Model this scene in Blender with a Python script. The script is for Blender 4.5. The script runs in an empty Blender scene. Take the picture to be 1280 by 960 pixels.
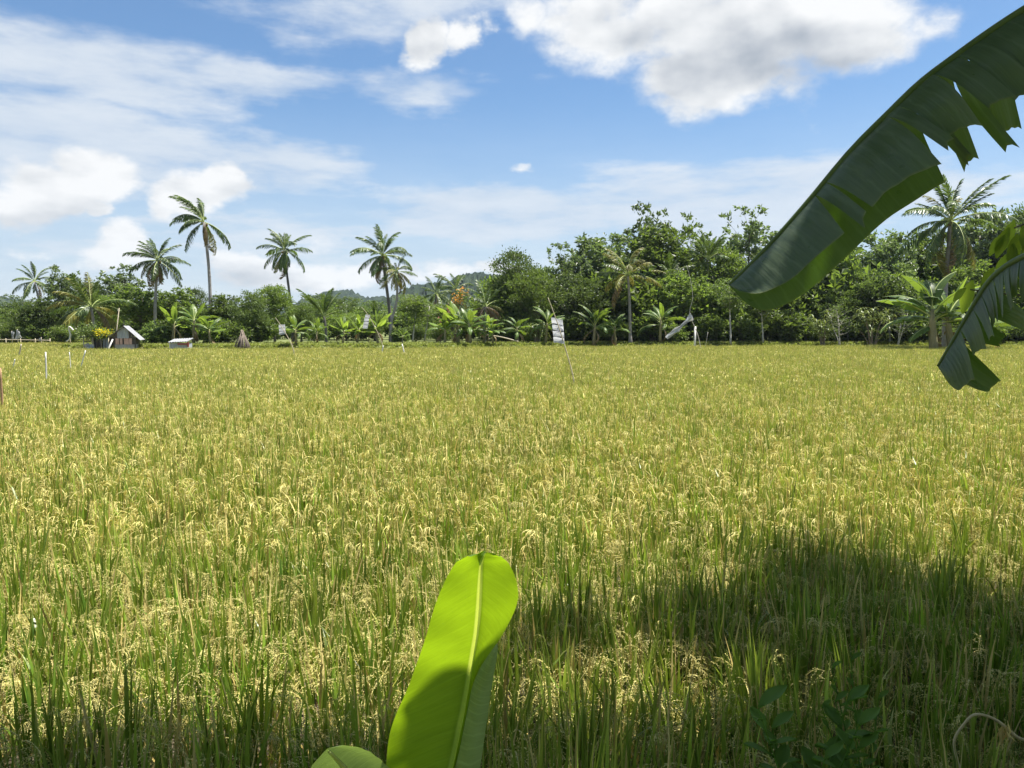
import bpy, math, random
import numpy as np
from mathutils import Vector, Matrix, Euler

random.seed(7)
rng = np.random.default_rng(7)
R = math.radians
scene = bpy.context.scene
COL = scene.collection

# ------------------------------------------------------------------ camera
FPX = 961.0                       # focal length in photo pixels (1280 wide)
CAM = Vector((0.0, 0.0, 2.75))
PITCH = R(4.285)
cam_d = bpy.data.cameras.new('camera')
cam_d.sensor_width = 36.0
cam_d.lens = FPX / 1280.0 * 36.0
cam_d.clip_start = 0.05
cam_d.clip_end = 12000.0
cam = bpy.data.objects.new('camera', cam_d)
COL.objects.link(cam)
cam.location = CAM
cam.rotation_euler = (R(90) - PITCH, 0, 0)
scene.camera = cam


def at(px, py, Y):
    """world point on the ray through photo pixel (px,py) at depth Y"""
    a = (px - 640.0) / FPX
    b = (480.0 - py) / FPX
    d = Vector((a, math.cos(PITCH) + b * math.sin(PITCH), -math.sin(PITCH) + b * math.cos(PITCH)))
    return CAM + d * (Y / d.y)


# ------------------------------------------------------------------ light
SUN = Vector((0.33, 0.10, 0.937)).normalized()      # towards the sun
sun_d = bpy.data.lights.new('sun', 'SUN')
sun_d.energy = 5.0
sun_d.angle = R(0.53)
sun_d.color = (1.0, 0.955, 0.88)
sun = bpy.data.objects.new('sun', sun_d)
COL.objects.link(sun)
sun.location = (30, 10, 80)
sun.rotation_euler = SUN.to_track_quat('Z', 'Y').to_euler()

scene.view_settings.view_transform = 'Standard'
scene.view_settings.look = 'None'
scene.view_settings.gamma = 1.0
scene.view_settings.exposure = 1.12
scene.cycles.max_bounces = 6
scene.cycles.diffuse_bounces = 3
scene.cycles.glossy_bounces = 2
scene.cycles.transmission_bounces = 4
scene.cycles.transparent_max_bounces = 4

# ------------------------------------------------------------------ node helper


class NT:
    def __init__(self, tree):
        self.t = tree
        self.n = tree.nodes
        self.l = tree.links

    def node(self, typ, **kw):
        nd = self.n.new(typ)
        for k, v in kw.items():
            setattr(nd, k, v)
        return nd

    def put(self, sock, v):
        if isinstance(v, bpy.types.NodeSocket):
            self.l.new(v, sock)
        elif v is not None:
            sock.default_value = v

    def math(self, op, a, b=None, c=None, clamp=False):
        nd = self.node('ShaderNodeMath', operation=op, use_clamp=clamp)
        self.put(nd.inputs[0], a)
        if b is not None:
            self.put(nd.inputs[1], b)
        if c is not None:
            self.put(nd.inputs[2], c)
        return nd.outputs[0]

    def vmath(self, op, a, b=None, out=0):
        nd = self.node('ShaderNodeVectorMath', operation=op)
        self.put(nd.inputs[0], a)
        if b is not None:
            self.put(nd.inputs[1], b)
        return nd.outputs[out]

    def maprange(self, v, a, b, c, d, typ='LINEAR'):
        nd = self.node('ShaderNodeMapRange', interpolation_type=typ, clamp=True)
        self.put(nd.inputs['Value'], v)
        for k, x in (('From Min', a), ('From Max', b), ('To Min', c), ('To Max', d)):
            self.put(nd.inputs[k], x)
        return nd.outputs['Result']

    def mix(self, f, a, b, blend='MIX'):
        nd = self.node('ShaderNodeMix', data_type='RGBA', blend_type=blend)
        self.put(nd.inputs['Factor'], f)
        A = [s for s in nd.inputs if s.name == 'A' and s.type == 'RGBA'][0]
        B = [s for s in nd.inputs if s.name == 'B' and s.type == 'RGBA'][0]
        for s, v in ((A, a), (B, b)):
            if isinstance(v, tuple) and len(v) == 3:
                v = (*v, 1)
            self.put(s, v)
        return [s for s in nd.outputs if s.type == 'RGBA'][0]

    def noise(self, vec, scale, detail=4, rough=0.55, dim='3D', w=None, lac=2.0):
        nd = self.node('ShaderNodeTexNoise', noise_dimensions=dim)
        if vec is not None:
            self.put(nd.inputs['Vector'], vec)
        nd.inputs['Scale'].default_value = scale
        nd.inputs['Detail'].default_value = detail
        nd.inputs['Roughness'].default_value = rough
        nd.inputs['Lacunarity'].default_value = lac
        return nd.outputs['Fac'], nd.outputs['Color']

    def ramp(self, fac, stops):
        nd = self.node('ShaderNodeValToRGB')
        cr = nd.color_ramp
        while len(cr.elements) < len(stops):
            cr.elements.new(0.5)
        for e, (p, c) in zip(cr.elements, stops):
            e.position = p
            e.color = (*c, 1)
        self.put(nd.inputs[0], fac)
        return nd.outputs[0]


# ------------------------------------------------------------------ world: sky and clouds
def build_world():
    w = bpy.data.worlds.new('World')
    scene.world = w
    w.use_nodes = True
    w.node_tree.nodes.clear()
    T = NT(w.node_tree)
    sky = T.node('ShaderNodeTexSky', sky_type='NISHITA')
    sky.sun_disc = False
    sky.sun_elevation = math.asin(SUN.z)
    sky.sun_rotation = math.atan2(SUN.x, SUN.y)
    sky.air_density = 1.0
    sky.dust_density = 0.6
    sky.ozone_density = 2.2
    bg_sky = T.node('ShaderNodeBackground')
    bg_sky.inputs['Strength'].default_value = 0.062
    # the deep tropical blue of the air between the clouds
    T.put(bg_sky.inputs['Color'], T.mix(1.0, sky.outputs[0], (0.76, 0.96, 1.09), 'MULTIPLY'))
    tc = T.node('ShaderNodeTexCoord')
    sep = T.node('ShaderNodeSeparateXYZ')
    T.put(sep.inputs[0], tc.outputs['Generated'])
    x, y, z = sep.outputs
    az = T.math('ARCTAN2', x, y)
    el = T.math('ARCSINE', z)
    comb = T.node('ShaderNodeCombineXYZ')
    T.put(comb.inputs[0], az)
    T.put(comb.inputs[1], el)
    p0 = comb.outputs[0]
    # perspective-squeezed copy for noise (clouds get flatter to the horizon)
    elq = T.math('POWER', T.math('MAXIMUM', el, 0.001), 0.75)
    comb2 = T.node('ShaderNodeCombineXYZ')
    T.put(comb2.inputs[0], az)
    T.put(comb2.inputs[1], T.math('MULTIPLY', elq, 1.5))
    pn = comb2.outputs[0]
    _, wc = T.noise(pn, 6.0, 5, 0.6)
    warp = T.vmath('MULTIPLY', T.vmath('SUBTRACT', wc, (0.5, 0.5, 0.5)), (0.11, 0.055, 0.0))
    p = T.vmath('ADD', p0, warp)
    fb, _ = T.noise(pn, 9.0, 8, 0.60)
    fb_up, _ = T.noise(T.vmath('ADD', pn, (0.006, 0.022, 0.0)), 9.0, 8, 0.60)
    smo, _ = T.noise(pn, 7.0, 3, 0.5)
    smo_up, _ = T.noise(T.vmath('ADD', pn, (0.012, 0.035, 0.0)), 7.0, 3, 0.5)
    streak, _ = T.noise(T.vmath('MULTIPLY', pn, (1.0, 2.3, 1.0)), 5.5, 8, 0.62)
    wide, _ = T.noise(T.vmath('ADD', pn, (3.1, 1.7, 0.0)), 2.2, 4, 0.5)

    def blob(cx, cy, rx, ry):
        d = at(cx, cy, 1.0) - CAM
        d.normalize()
        ca, ce = math.atan2(d.x, d.y), math.asin(d.z)
        v = T.vmath('MULTIPLY', T.vmath('SUBTRACT', p, (ca, ce, 0)), (FPX / rx, FPX / ry, 0))
        ln = T.vmath('LENGTH', v, out=1)
        return T.maprange(ln, 1.25, 0.25, 0.0, 1.0, 'SMOOTHSTEP')

    def total(blobs):
        acc = None
        for (cx, cy, rx, ry, s) in blobs:
            b = T.math('MULTIPLY', blob(cx, cy, rx, ry), s)
            acc = b if acc is None else T.math('MAXIMUM', acc, b)
        return acc

    # soft sheets
    soft = total([(470, 5, 220, 52, .72), (110, 85, 230, 62, .85), (320, 98, 150, 30, .85),
                  (515, 106, 105, 30, .72), (60, 185, 330, 78, .95), (300, 205, 210, 62, .85), (400, 235, 180, 50, .6),
                  (640, 270, 300, 52, .95), (800, 290, 220, 45, .8), (930, 262, 400, 84, .92), (330, 300, 420, 70, .72),
                  (1250, 210, 90, 30, .45), (100, 320, 330, 60, .75)])
    # large soft cloud, then small bright heaps
    puff = total([(800, 25, 190, 75, 1.0), (985, 30, 190, 75, 1.0), (900, 85, 150, 62, 1.0), (860, 122, 70, 34, .8),
                  (1150, 20, 60, 28, .55), (655, 25, 45, 40, .7)])
    heap = total([(540, 55, 40, 36, .9), (578, 48, 36, 34, .75), (245, 238, 50, 40, 1.0), (275, 226, 42, 34, 1.0), (215, 255, 30, 30, .8),
                  (110, 212, 56, 34, 1.0), (55, 235, 70, 42, 1.0), (15, 255, 60, 40, .9), (126, 257, 24, 15, .85),
                  (165, 308, 42, 40, .8), (140, 328, 50, 26, .7), (300, 335, 60, 24, .8), (345, 348, 60, 20, .7), (455, 345, 60, 26, .8),
                  (510, 350, 60, 22, .8), (565, 340, 52, 24, .8), (620, 335, 60, 22, .7), (650, 208, 26, 12, .62), (55, 305, 60, 14, .5), (700, 330, 70, 20, .5),
                  (400, 305, 40, 26, .55), (390, 355, 60, 24, .7)])
    # beyond the picture the same kind of broken cloud goes on
    front = T.math('MULTIPLY', T.maprange(T.math('ABSOLUTE', az), 0.58, 0.85, 0.0, 1.0, 'SMOOTHSTEP'), 1.0)
    high = T.maprange(el, 0.42, 0.62, 0.0, 1.0, 'SMOOTHSTEP')
    away = T.math('MAXIMUM', front, high)
    other = T.math('MULTIPLY', T.maprange(wide, 0.42, 0.66, 0.0, 0.95, 'SMOOTHSTEP'), away)
    puff = T.math('MAXIMUM', puff, other)
    f1 = T.math('MULTIPLY', T.math('SUBTRACT', fb, 0.5), 1.5)
    c_heap = T.maprange(T.math('ADD', heap, T.math('MULTIPLY', f1, 1.5)), 0.30, 0.80, 0.0, 1.0, 'SMOOTHSTEP')
    f2 = T.math('MULTIPLY', T.math('SUBTRACT', streak, 0.5), 1.8)
    c_puff = T.math('MAXIMUM', c_heap, T.maprange(T.math('ADD', puff, f1), 0.34, 0.86, 0.0, 1.0, 'SMOOTHSTEP'))
    c_soft = T.maprange(T.math('ADD', soft, f2), 0.18, 0.95, 0.0, 0.90, 'SMOOTHSTEP')
    haze = T.maprange(el, 0.0, 0.30, 0.85, 0.0, 'SMOOTHSTEP')
    c_soft = T.math('MAXIMUM', c_soft, haze)
    # shade: lit upper edges and grey thick undersides
    lit = T.math('ADD', T.math('MULTIPLY', T.math('SUBTRACT', smo, smo_up), 1.6), T.math('MULTIPLY', T.math('SUBTRACT', fb, fb_up), 0.8))
    grey = total([(910, 72, 170, 46, 1.0), (830, 60, 110, 26, .7), (480, 12, 140, 30, .5), (50, 268, 70, 20, .6), (330, 352, 60, 12, .4), (300, 240, 40, 14, .4)])
    thick = T.maprange(T.math('ADD', puff, f1), 0.75, 1.4, 0.0, 0.10)
    thick = T.math('ADD', thick, T.math('MULTIPLY', grey, 0.46))
    br = T.math('SUBTRACT', T.math('ADD', 1.0, lit), thick)
    br = T.maprange(br, 0.30, 1.05, 0.0, 1.0)
    col_p = T.mix(br, (0.42, 0.47, 0.54), (0.96, 0.97, 0.98))
    sb = T.maprange(streak, 0.3, 0.7, 0.0, 1.0)
    col_s = T.mix(sb, (0.56, 0.66, 0.80), (0.80, 0.85, 0.91))
    col = T.mix(c_puff, col_s, col_p)
    cov = T.math('SUBTRACT', 1.0, T.math('MULTIPLY', T.math('SUBTRACT', 1.0, c_puff), T.math('SUBTRACT', 1.0, c_soft)))
    cov = T.math('MULTIPLY', cov, T.maprange(el, -0.03, 0.0, 0.0, 1.0))
    bg_c = T.node('ShaderNodeBackground')
    T.put(bg_c.inputs['Color'], col)
    bg_c.inputs['Strength'].default_value = 0.465
    ms = T.node('ShaderNodeMixShader')
    T.put(ms.inputs[0], cov)
    T.put(ms.inputs[1], bg_sky.outputs[0])
    T.put(ms.inputs[2], bg_c.outputs[0])
    out = T.node('ShaderNodeOutputWorld')
    T.put(out.inputs[0], ms.outputs[0])
    w.cycles.sampling_method = 'MANUAL'
    w.cycles.sample_map_resolution = 512


build_world()

# ------------------------------------------------------------------ materials
MATS = {}


def new_mat(name):
    m = bpy.data.materials.new(name)
    m.use_nodes = True
    m.node_tree.nodes.clear()
    T = NT(m.node_tree)
    out = T.node('ShaderNodeOutputMaterial')
    MATS[name] = m
    return m, T, out


def foliage(name, dark, light, trans=(0.30, 0.42, 0.05), tmix=0.35, rough=0.45, spec=0.35, objvar=0.25, patch=None, tipcol=None):
    """leaf: reflecting base colour that varies leaf by leaf, plus light passing through"""
    m, T, out = new_mat(name)
    geo = T.node('ShaderNodeNewGeometry')
    oi = T.node('ShaderNodeObjectInfo')
    rnd = geo.outputs['Random Per Island']
    c = T.mix(rnd, dark, light)
    v = T.maprange(oi.outputs['Random'], 0, 1, 1.0 - objvar, 1.0 + objvar)
    rnd2 = T.math('FRACT', T.math('MULTIPLY', rnd, 17.31))
    v = T.math('MULTIPLY', v, T.maprange(rnd2, 0, 1, 0.75, 1.25))
    tc = trans
    if patch:
        n, _ = T.noise(oi.outputs['Location'], patch[0], 3, 0.6)
        r2 = T.math('FRACT', T.math('MULTIPLY', oi.outputs['Random'], 31.7))
        f = T.math('ADD', T.math('MULTIPLY', T.math('SUBTRACT', n, 0.5), patch[2]), T.maprange(r2, 0, 1, 0, patch[3]))
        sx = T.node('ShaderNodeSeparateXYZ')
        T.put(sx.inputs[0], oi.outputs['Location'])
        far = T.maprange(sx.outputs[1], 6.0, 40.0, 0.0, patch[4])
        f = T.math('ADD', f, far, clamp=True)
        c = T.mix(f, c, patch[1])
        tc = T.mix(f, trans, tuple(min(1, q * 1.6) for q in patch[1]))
    if tipcol:
        a = T.node('ShaderNodeAttribute', attribute_name='su')
        tf = T.maprange(a.outputs['Fac'], tipcol[1], 1.0, 0.0, tipcol[2], 'SMOOTHSTEP')
        tf = T.math('MULTIPLY', tf, rnd2)
        c = T.mix(tf, c, tipcol[0])
    hs = T.node('ShaderNodeHueSaturation')
    T.put(hs.inputs['Color'], c)
    T.put(hs.inputs['Value'], v)
    bs = T.node('ShaderNodeBsdfPrincipled')
    T.put(bs.inputs['Base Color'], hs.outputs[0])
    bs.inputs['Roughness'].default_value = rough
    bs.inputs['Specular IOR Level'].default_value = spec
    hs2 = T.node('ShaderNodeHueSaturation')
    T.put(hs2.inputs['Color'], tc if isinstance(tc, bpy.types.NodeSocket) else (*tc, 1))
    T.put(hs2.inputs['Value'], v)
    tr = T.node('ShaderNodeBsdfTranslucent')
    T.put(tr.inputs['Color'], hs2.outputs[0])
    ms = T.node('ShaderNodeMixShader')
    ms.inputs[0].default_value = tmix
    T.put(ms.inputs[1], bs.outputs[0])
    T.put(ms.inputs[2], tr.outputs[0])
    T.put(out.inputs[0], ms.outputs[0])
    return m


def solid(name, a, b, scale=6.0, rough=0.8, bump=0.3, stretch=(1, 1, 1), spec=0.3, metal=0.0, bands=None):
    """opaque matter: noise between two colours, fine relief"""
    m, T, out = new_mat(name)
    tc = T.node('ShaderNodeTexCoord')
    v = T.vmath('MULTIPLY', tc.outputs['Object'], stretch)
    n, _ = T.noise(v, scale, 6, 0.6)
    n2, _ = T.noise(v, scale * 7, 3, 0.6)
    f = T.maprange(T.math('ADD', T.math('MULTIPLY', n, 0.7), T.math('MULTIPLY', n2, 0.3)), 0.32, 0.68, 0, 1)
    c = T.mix(f, a, b)
    bs = T.node('ShaderNodeBsdfPrincipled')
    T.put(bs.inputs['Base Color'], c)
    bs.inputs['Roughness'].default_value = rough
    bs.inputs['Specular IOR Level'].default_value = spec
    bs.inputs['Metallic'].default_value = metal
    h = n2
    if bands:
        wv = T.node('ShaderNodeTexWave', wave_type='BANDS', bands_direction='Z')
        T.put(wv.inputs['Vector'], tc.outputs['Object'])
        wv.inputs['Scale'].default_value = bands
        wv.inputs['Distortion'].default_value = 1.5
        h = T.math('ADD', n2, wv.outputs['Fac'])
    bp = T.node('ShaderNodeBump')
    bp.inputs['Strength'].default_value = bump
    bp.inputs['Distance'].default_value = 0.02
    T.put(bp.inputs['Height'], h)
    T.put(bs.inputs['Normal'], bp.outputs[0])
    T.put(out.inputs[0], bs.outputs[0])
    return m


def banana_mat(name, top_a, top_b, trans, tmix, rough=0.38, spec=0.5, vein=260.0, rib=0.05, ribtrans=None):
    """big banana leaf: parallel side veins across the blade, paler waxy streaks; shine from the sky"""
    m, T, out = new_mat(name)
    su = T.node('ShaderNodeAttribute', attribute_name='su').outputs['Fac']   # along midrib
    sv = T.node('ShaderNodeAttribute', attribute_name='sv').outputs['Fac']   # midrib to edge
    cb = T.node('ShaderNodeCombineXYZ')
    T.put(cb.inputs[0], T.math('MULTIPLY', su, vein * 0.35))
    T.put(cb.inputs[1], T.math('MULTIPLY', sv, 0.6))
    fine, _ = T.noise(cb.outputs[0], 2.2, 4, 0.6)
    cb2 = T.node('ShaderNodeCombineXYZ')
    T.put(cb2.inputs[0], T.math('MULTIPLY', su, 14.0))
    T.put(cb2.inputs[1], T.math('MULTIPLY', sv, 1.4))
    broad, _ = T.noise(cb2.outputs[0], 1.6, 3, 0.5)
    wv = T.math('SINE', T.math('MULTIPLY', su, vein))
    f = T.maprange(T.math('ADD', T.math('MULTIPLY', fine, 0.6), T.math('MULTIPLY', broad, 0.4)), 0.33, 0.67, 0, 1)
    c = T.mix(f, top_a, top_b)
    ln = T.math('SINE', T.math('ADD', T.math('MULTIPLY', su, vein * 0.62), T.math('MULTIPLY', broad, 5.0)))
    c = T.mix(T.maprange(ln, 0.80, 1.0, 0.0, 0.22), c, tuple(q * 1.9 for q in top_b))
    edge = T.maprange(sv, 0.965, 1.0, 0.0, 0.6)
    c = T.mix(edge, c, (0.30, 0.30, 0.10))
    ribf = T.maprange(sv, rib * 0.55, rib, 0.8, 0.0, 'SMOOTHSTEP')
    c = T.mix(ribf, c, tuple(min(1.0, q * 2.2) for q in top_b))
    bs = T.node('ShaderNodeBsdfPrincipled')
    T.put(bs.inputs['Base Color'], c)
    T.put(bs.inputs['Roughness'], T.maprange(broad, 0.3, 0.7, rough - 0.06, rough + 0.1))
    bs.inputs['Specular IOR Level'].default_value = spec
    bp = T.node('ShaderNodeBump')
    bp.inputs['Strength'].default_value = 0.35
    bp.inputs['Distance'].default_value = 0.004
    T.put(bp.inputs['Height'], T.math('ADD', T.math('MULTIPLY', wv, 0.25), fine))
    T.put(bs.inputs['Normal'], bp.outputs[0])
    tr = T.node('ShaderNodeBsdfTranslucent')
    tcol = T.mix(f, tuple(q * 0.78 for q in trans), trans)
    if ribtrans:
        tcol = T.mix(ribf, tcol, ribtrans)
    T.put(tr.inputs['Color'], tcol)
    ms = T.node('ShaderNodeMixShader')
    ms.inputs[0].default_value = tmix
    T.put(ms.inputs[1], bs.outputs[0])
    T.put(ms.inputs[2], tr.outputs[0])
    T.put(out.inputs[0], ms.outputs[0])
    return m


STRAW = (0.40, 0.33, 0.085)
foliage('rice_leaf', (0.045, 0.128, 0.014), (0.190, 0.320, 0.034), (0.34, 0.48, 0.03), 0.25, 0.38, 0.45, 0.30,
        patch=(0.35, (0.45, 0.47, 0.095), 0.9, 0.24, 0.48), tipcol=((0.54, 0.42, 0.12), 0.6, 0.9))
foliage('rice_dry', (0.50, 0.37, 0.12), (0.72, 0.62, 0.27), (0.6, 0.46, 0.14), 0.15, 0.7, 0.1, 0.25)
foliage('rice_grain', (0.51, 0.44, 0.12), (0.86, 0.77, 0.34), (0.7, 0.6, 0.14), 0.12, 0.5, 0.25, 0.15,
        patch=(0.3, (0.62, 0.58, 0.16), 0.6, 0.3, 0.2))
foliage('grass_blade', (0.15, 0.17, 0.040), (0.33, 0.33, 0.10), (0.32, 0.40, 0.06), 0.35, 0.5, 0.3, 0.3)
foliage('leaf_dark', (0.042, 0.072, 0.020), (0.150, 0.195, 0.062), (0.20, 0.29, 0.04), 0.28, 0.45, 0.35, 0.2)
foliage('leaf_mid', (0.042, 0.070, 0.018), (0.165, 0.205, 0.066), (0.29, 0.42, 0.05), 0.32, 0.46, 0.35, 0.25)
foliage('leaf_grey', (0.060, 0.090, 0.036), (0.215, 0.255, 0.125), (0.25, 0.36, 0.07), 0.28, 0.42, 0.45, 0.2)
foliage('leaf_light', (0.060, 0.100, 0.026), (0.175, 0.228, 0.072), (0.25, 0.36, 0.055), 0.34, 0.45, 0.35, 0.25)
foliage('leaf_yellow', (0.14, 0.22, 0.035), (0.25, 0.33, 0.06), (0.45, 0.62, 0.05), 0.5, 0.4, 0.4, 0.15)
foliage('frond_green', (0.030, 0.062, 0.014), (0.095, 0.140, 0.034), (0.20, 0.30, 0.04), 0.28, 0.38, 0.5, 0.3)
foliage('frond_yellow', (0.13, 0.14, 0.03), (0.27, 0.25, 0.06), (0.36, 0.33, 0.06), 0.3, 0.45, 0.4, 0.25)
foliage('frond_brown', (0.17, 0.115, 0.055), (0.33, 0.25, 0.14), (0.3, 0.2, 0.08), 0.2, 0.6, 0.2, 0.3)
foliage('banana_leaf', (0.045, 0.092, 0.020), (0.105, 0.165, 0.042), (0.24, 0.35, 0.035), 0.38, 0.45, 0.3, 0.3)
foliage('banana_light', (0.10, 0.18, 0.025), (0.17, 0.25, 0.045), (0.32, 0.45, 0.05), 0.45, 0.36, 0.5, 0.2)
foliage('banana_dry', (0.22, 0.15, 0.07), (0.40, 0.31, 0.18), (0.3, 0.2, 0.08), 0.2, 0.6, 0.2, 0.2)
foliage('weed_leaf', (0.10, 0.20, 0.035), (0.17, 0.28, 0.06), (0.25, 0.48, 0.04), 0.4, 0.6, 0.12, 0.15)
foliage('reed_leaf', (0.09, 0.14, 0.03), (0.26, 0.32, 0.12), (0.34, 0.40, 0.08), 0.3, 0.4, 0.5, 0.2)
foliage('flower_yellow', (0.58, 0.48, 0.01), (0.68, 0.60, 0.03), (0.8, 0.7, 0.02), 0.3, 0.5, 0.3, 0.05)
foliage('flower_orange', (0.75, 0.25, 0.05), (0.85, 0.48, 0.08), (0.8, 0.4, 0.05), 0.3, 0.5, 0.3, 0.1)
foliage('flower_pink', (0.60, 0.22, 0.16), (0.75, 0.42, 0.30), (0.7, 0.3, 0.2), 0.3, 0.5, 0.3, 0.1)
solid('bark_palm', (0.20, 0.18, 0.165), (0.40, 0.37, 0.34), 3.0, 0.85, 0.6, bands=3.2)
solid('bark_palm_shaded', (0.085, 0.08, 0.075), (0.19, 0.175, 0.16), 3.0, 0.85, 0.6, bands=3.2)  # palm bark darkened, the shade under the crowns put into its colour
solid('bark_tree', (0.09, 0.075, 0.06), (0.22, 0.19, 0.155), 4.0, 0.9, 0.6, (1, 1, 0.3))
solid('bark_pale', (0.34, 0.32, 0.28), (0.58, 0.55, 0.49), 4.0, 0.8, 0.4, (1, 1, 0.4))
solid('pseudostem', (0.16, 0.14, 0.06), (0.34, 0.30, 0.17), 5.0, 0.6, 0.3, (3, 3, 0.4))
solid('coconut_husk', (0.12, 0.13, 0.03), (0.30, 0.20, 0.08), 5.0, 0.6, 0.2)
solid('bamboo', (0.36, 0.30, 0.20), (0.60, 0.53, 0.40), 5.0, 0.55, 0.2, (4, 4, 0.5))
solid('straw_stem', (0.52, 0.42, 0.22), (0.70, 0.60, 0.36), 8.0, 0.8, 0.1, spec=0.1)
solid('white_stake', (0.62, 0.60, 0.55), (0.82, 0.80, 0.76), 6.0, 0.6, 0.2)
solid('brown_stake', (0.26, 0.15, 0.08), (0.46, 0.29, 0.17), 6.0, 0.8, 0.3, (4, 4, 0.5))
foliage('banner_white', (0.66, 0.67, 0.69), (0.78, 0.79, 0.80), (0.86, 0.87, 0.90), 0.5, 0.45, 0.4, 0.04)
solid('banner_dark', (0.10, 0.10, 0.115), (0.24, 0.24, 0.26), 6.0, 0.6, 0.3)
solid('zinc', (0.25, 0.24, 0.235), (0.50, 0.51, 0.52), 2.0, 0.42, 0.15, spec=0.5, metal=0.35)
solid('plank_grey', (0.26, 0.28, 0.31), (0.50, 0.53, 0.57), 4.0, 0.8, 0.3, (3, 3, 0.5))
solid('plank_dark', (0.05, 0.045, 0.04), (0.13, 0.115, 0.10), 4.0, 0.85, 0.3, (3, 3, 0.5))
solid('board_pink', (0.44, 0.26, 0.21), (0.66, 0.46, 0.38), 4.0, 0.8, 0.3)
solid('concrete', (0.26, 0.25, 0.25), (0.44, 0.43, 0.42), 4.0, 0.9, 0.3)
solid('tarp_blue', (0.22, 0.27, 0.33), (0.38, 0.44, 0.52), 3.0, 0.5, 0.3)
solid('red_paint', (0.28, 0.05, 0.05), (0.40, 0.10, 0.09), 4.0, 0.6, 0.2)
solid('dry_stick', (0.13, 0.10, 0.08), (0.30, 0.25, 0.20), 5.0, 0.9, 0.4, (4, 4, 0.5))
solid('midrib', (0.30, 0.36, 0.10), (0.46, 0.52, 0.20), 3.0, 0.45, 0.1)
solid('midrib_dark', (0.10, 0.15, 0.05), (0.17, 0.22, 0.08), 3.0, 0.45, 0.1)
banana_mat('banana_big', (0.098, 0.140, 0.090), (0.155, 0.200, 0.138), (0.135, 0.27, 0.010), 0.34, 0.33, 0.7, 330.0)
banana_mat('banana_back', (0.18, 0.27, 0.10), (0.26, 0.36, 0.16), (0.36, 0.52, 0.10), 0.25, 0.45, 0.5, 240.0)
foliage('rib_young', (0.36, 0.44, 0.08), (0.42, 0.5, 0.1), (0.8, 0.9, 0.08), 0.6, 0.4, 0.4, 0.05)
banana_mat('banana_young', (0.10, 0.20, 0.025), (0.16, 0.27, 0.05), (0.33, 0.51, 0.010), 0.60, 0.42, 0.45, 240.0, 0.085, (0.70, 0.76, 0.12))


def ground_mat():
    m, T, out = new_mat('ground_soil')
    geo = T.node('ShaderNodeNewGeometry')
    P = geo.outputs['Position']
    n, _ = T.noise(P, 0.35, 6, 0.6)
    n2, _ = T.noise(P, 3.0, 5, 0.65)
    soil = T.mix(n2, (0.055, 0.040, 0.026), (0.13, 0.10, 0.065))
    grass = T.mix(n2, (0.075, 0.105, 0.025), (0.19, 0.21, 0.06))
    sx = T.node('ShaderNodeSeparateXYZ')
    T.put(sx.inputs[0], P)
    f = T.maprange(T.math('ADD', sx.outputs[1], T.math('MULTIPLY', n, 8.0)), 70.0, 76.0, 0.0, 1.0)
    f2 = T.maprange(sx.outputs[1], 2.2, 1.2, 0.0, 1.0)
    f = T.math('MAXIMUM', f, f2)
    c = T.mix(f, soil, grass)
    bs = T.node('ShaderNodeBsdfPrincipled')
    T.put(bs.inputs['Base Color'], c)
    bs.inputs['Roughness'].default_value = 0.95
    bp = T.node('ShaderNodeBump')
    bp.inputs['Strength'].default_value = 0.6
    bp.inputs['Distance'].default_value = 0.05
    T.put(bp.inputs['Height'], n2)
    T.put(bs.inputs['Normal'], bp.outputs[0])
    T.put(out.inputs[0], bs.outputs[0])


def hill_mat():
    m, T, out = new_mat('hill_forest')
    geo = T.node('ShaderNodeNewGeometry')
    P = geo.outputs['Position']
    n, _ = T.noise(P, 0.05, 5, 0.65)
    n2, _ = T.noise(P, 0.009, 4, 0.6)
    c = T.mix(T.maprange(n, 0.35, 0.65, 0, 1), (0.012, 0.022, 0.014), (0.030, 0.046, 0.022))
    c = T.mix(T.maprange(n2, 0.56, 0.66, 0, 0.6), c, (0.07, 0.09, 0.04))
    bs = T.node('ShaderNodeBsdfPrincipled')
    T.put(bs.inputs['Base Color'], c)
    bs.inputs['Roughness'].default_value = 0.9
    bs.inputs['Specular IOR Level'].default_value = 0.1
    T.put(out.inputs[0], bs.outputs[0])


ground_mat()
hill_mat()

# ------------------------------------------------------------------ mesh helpers


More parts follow.
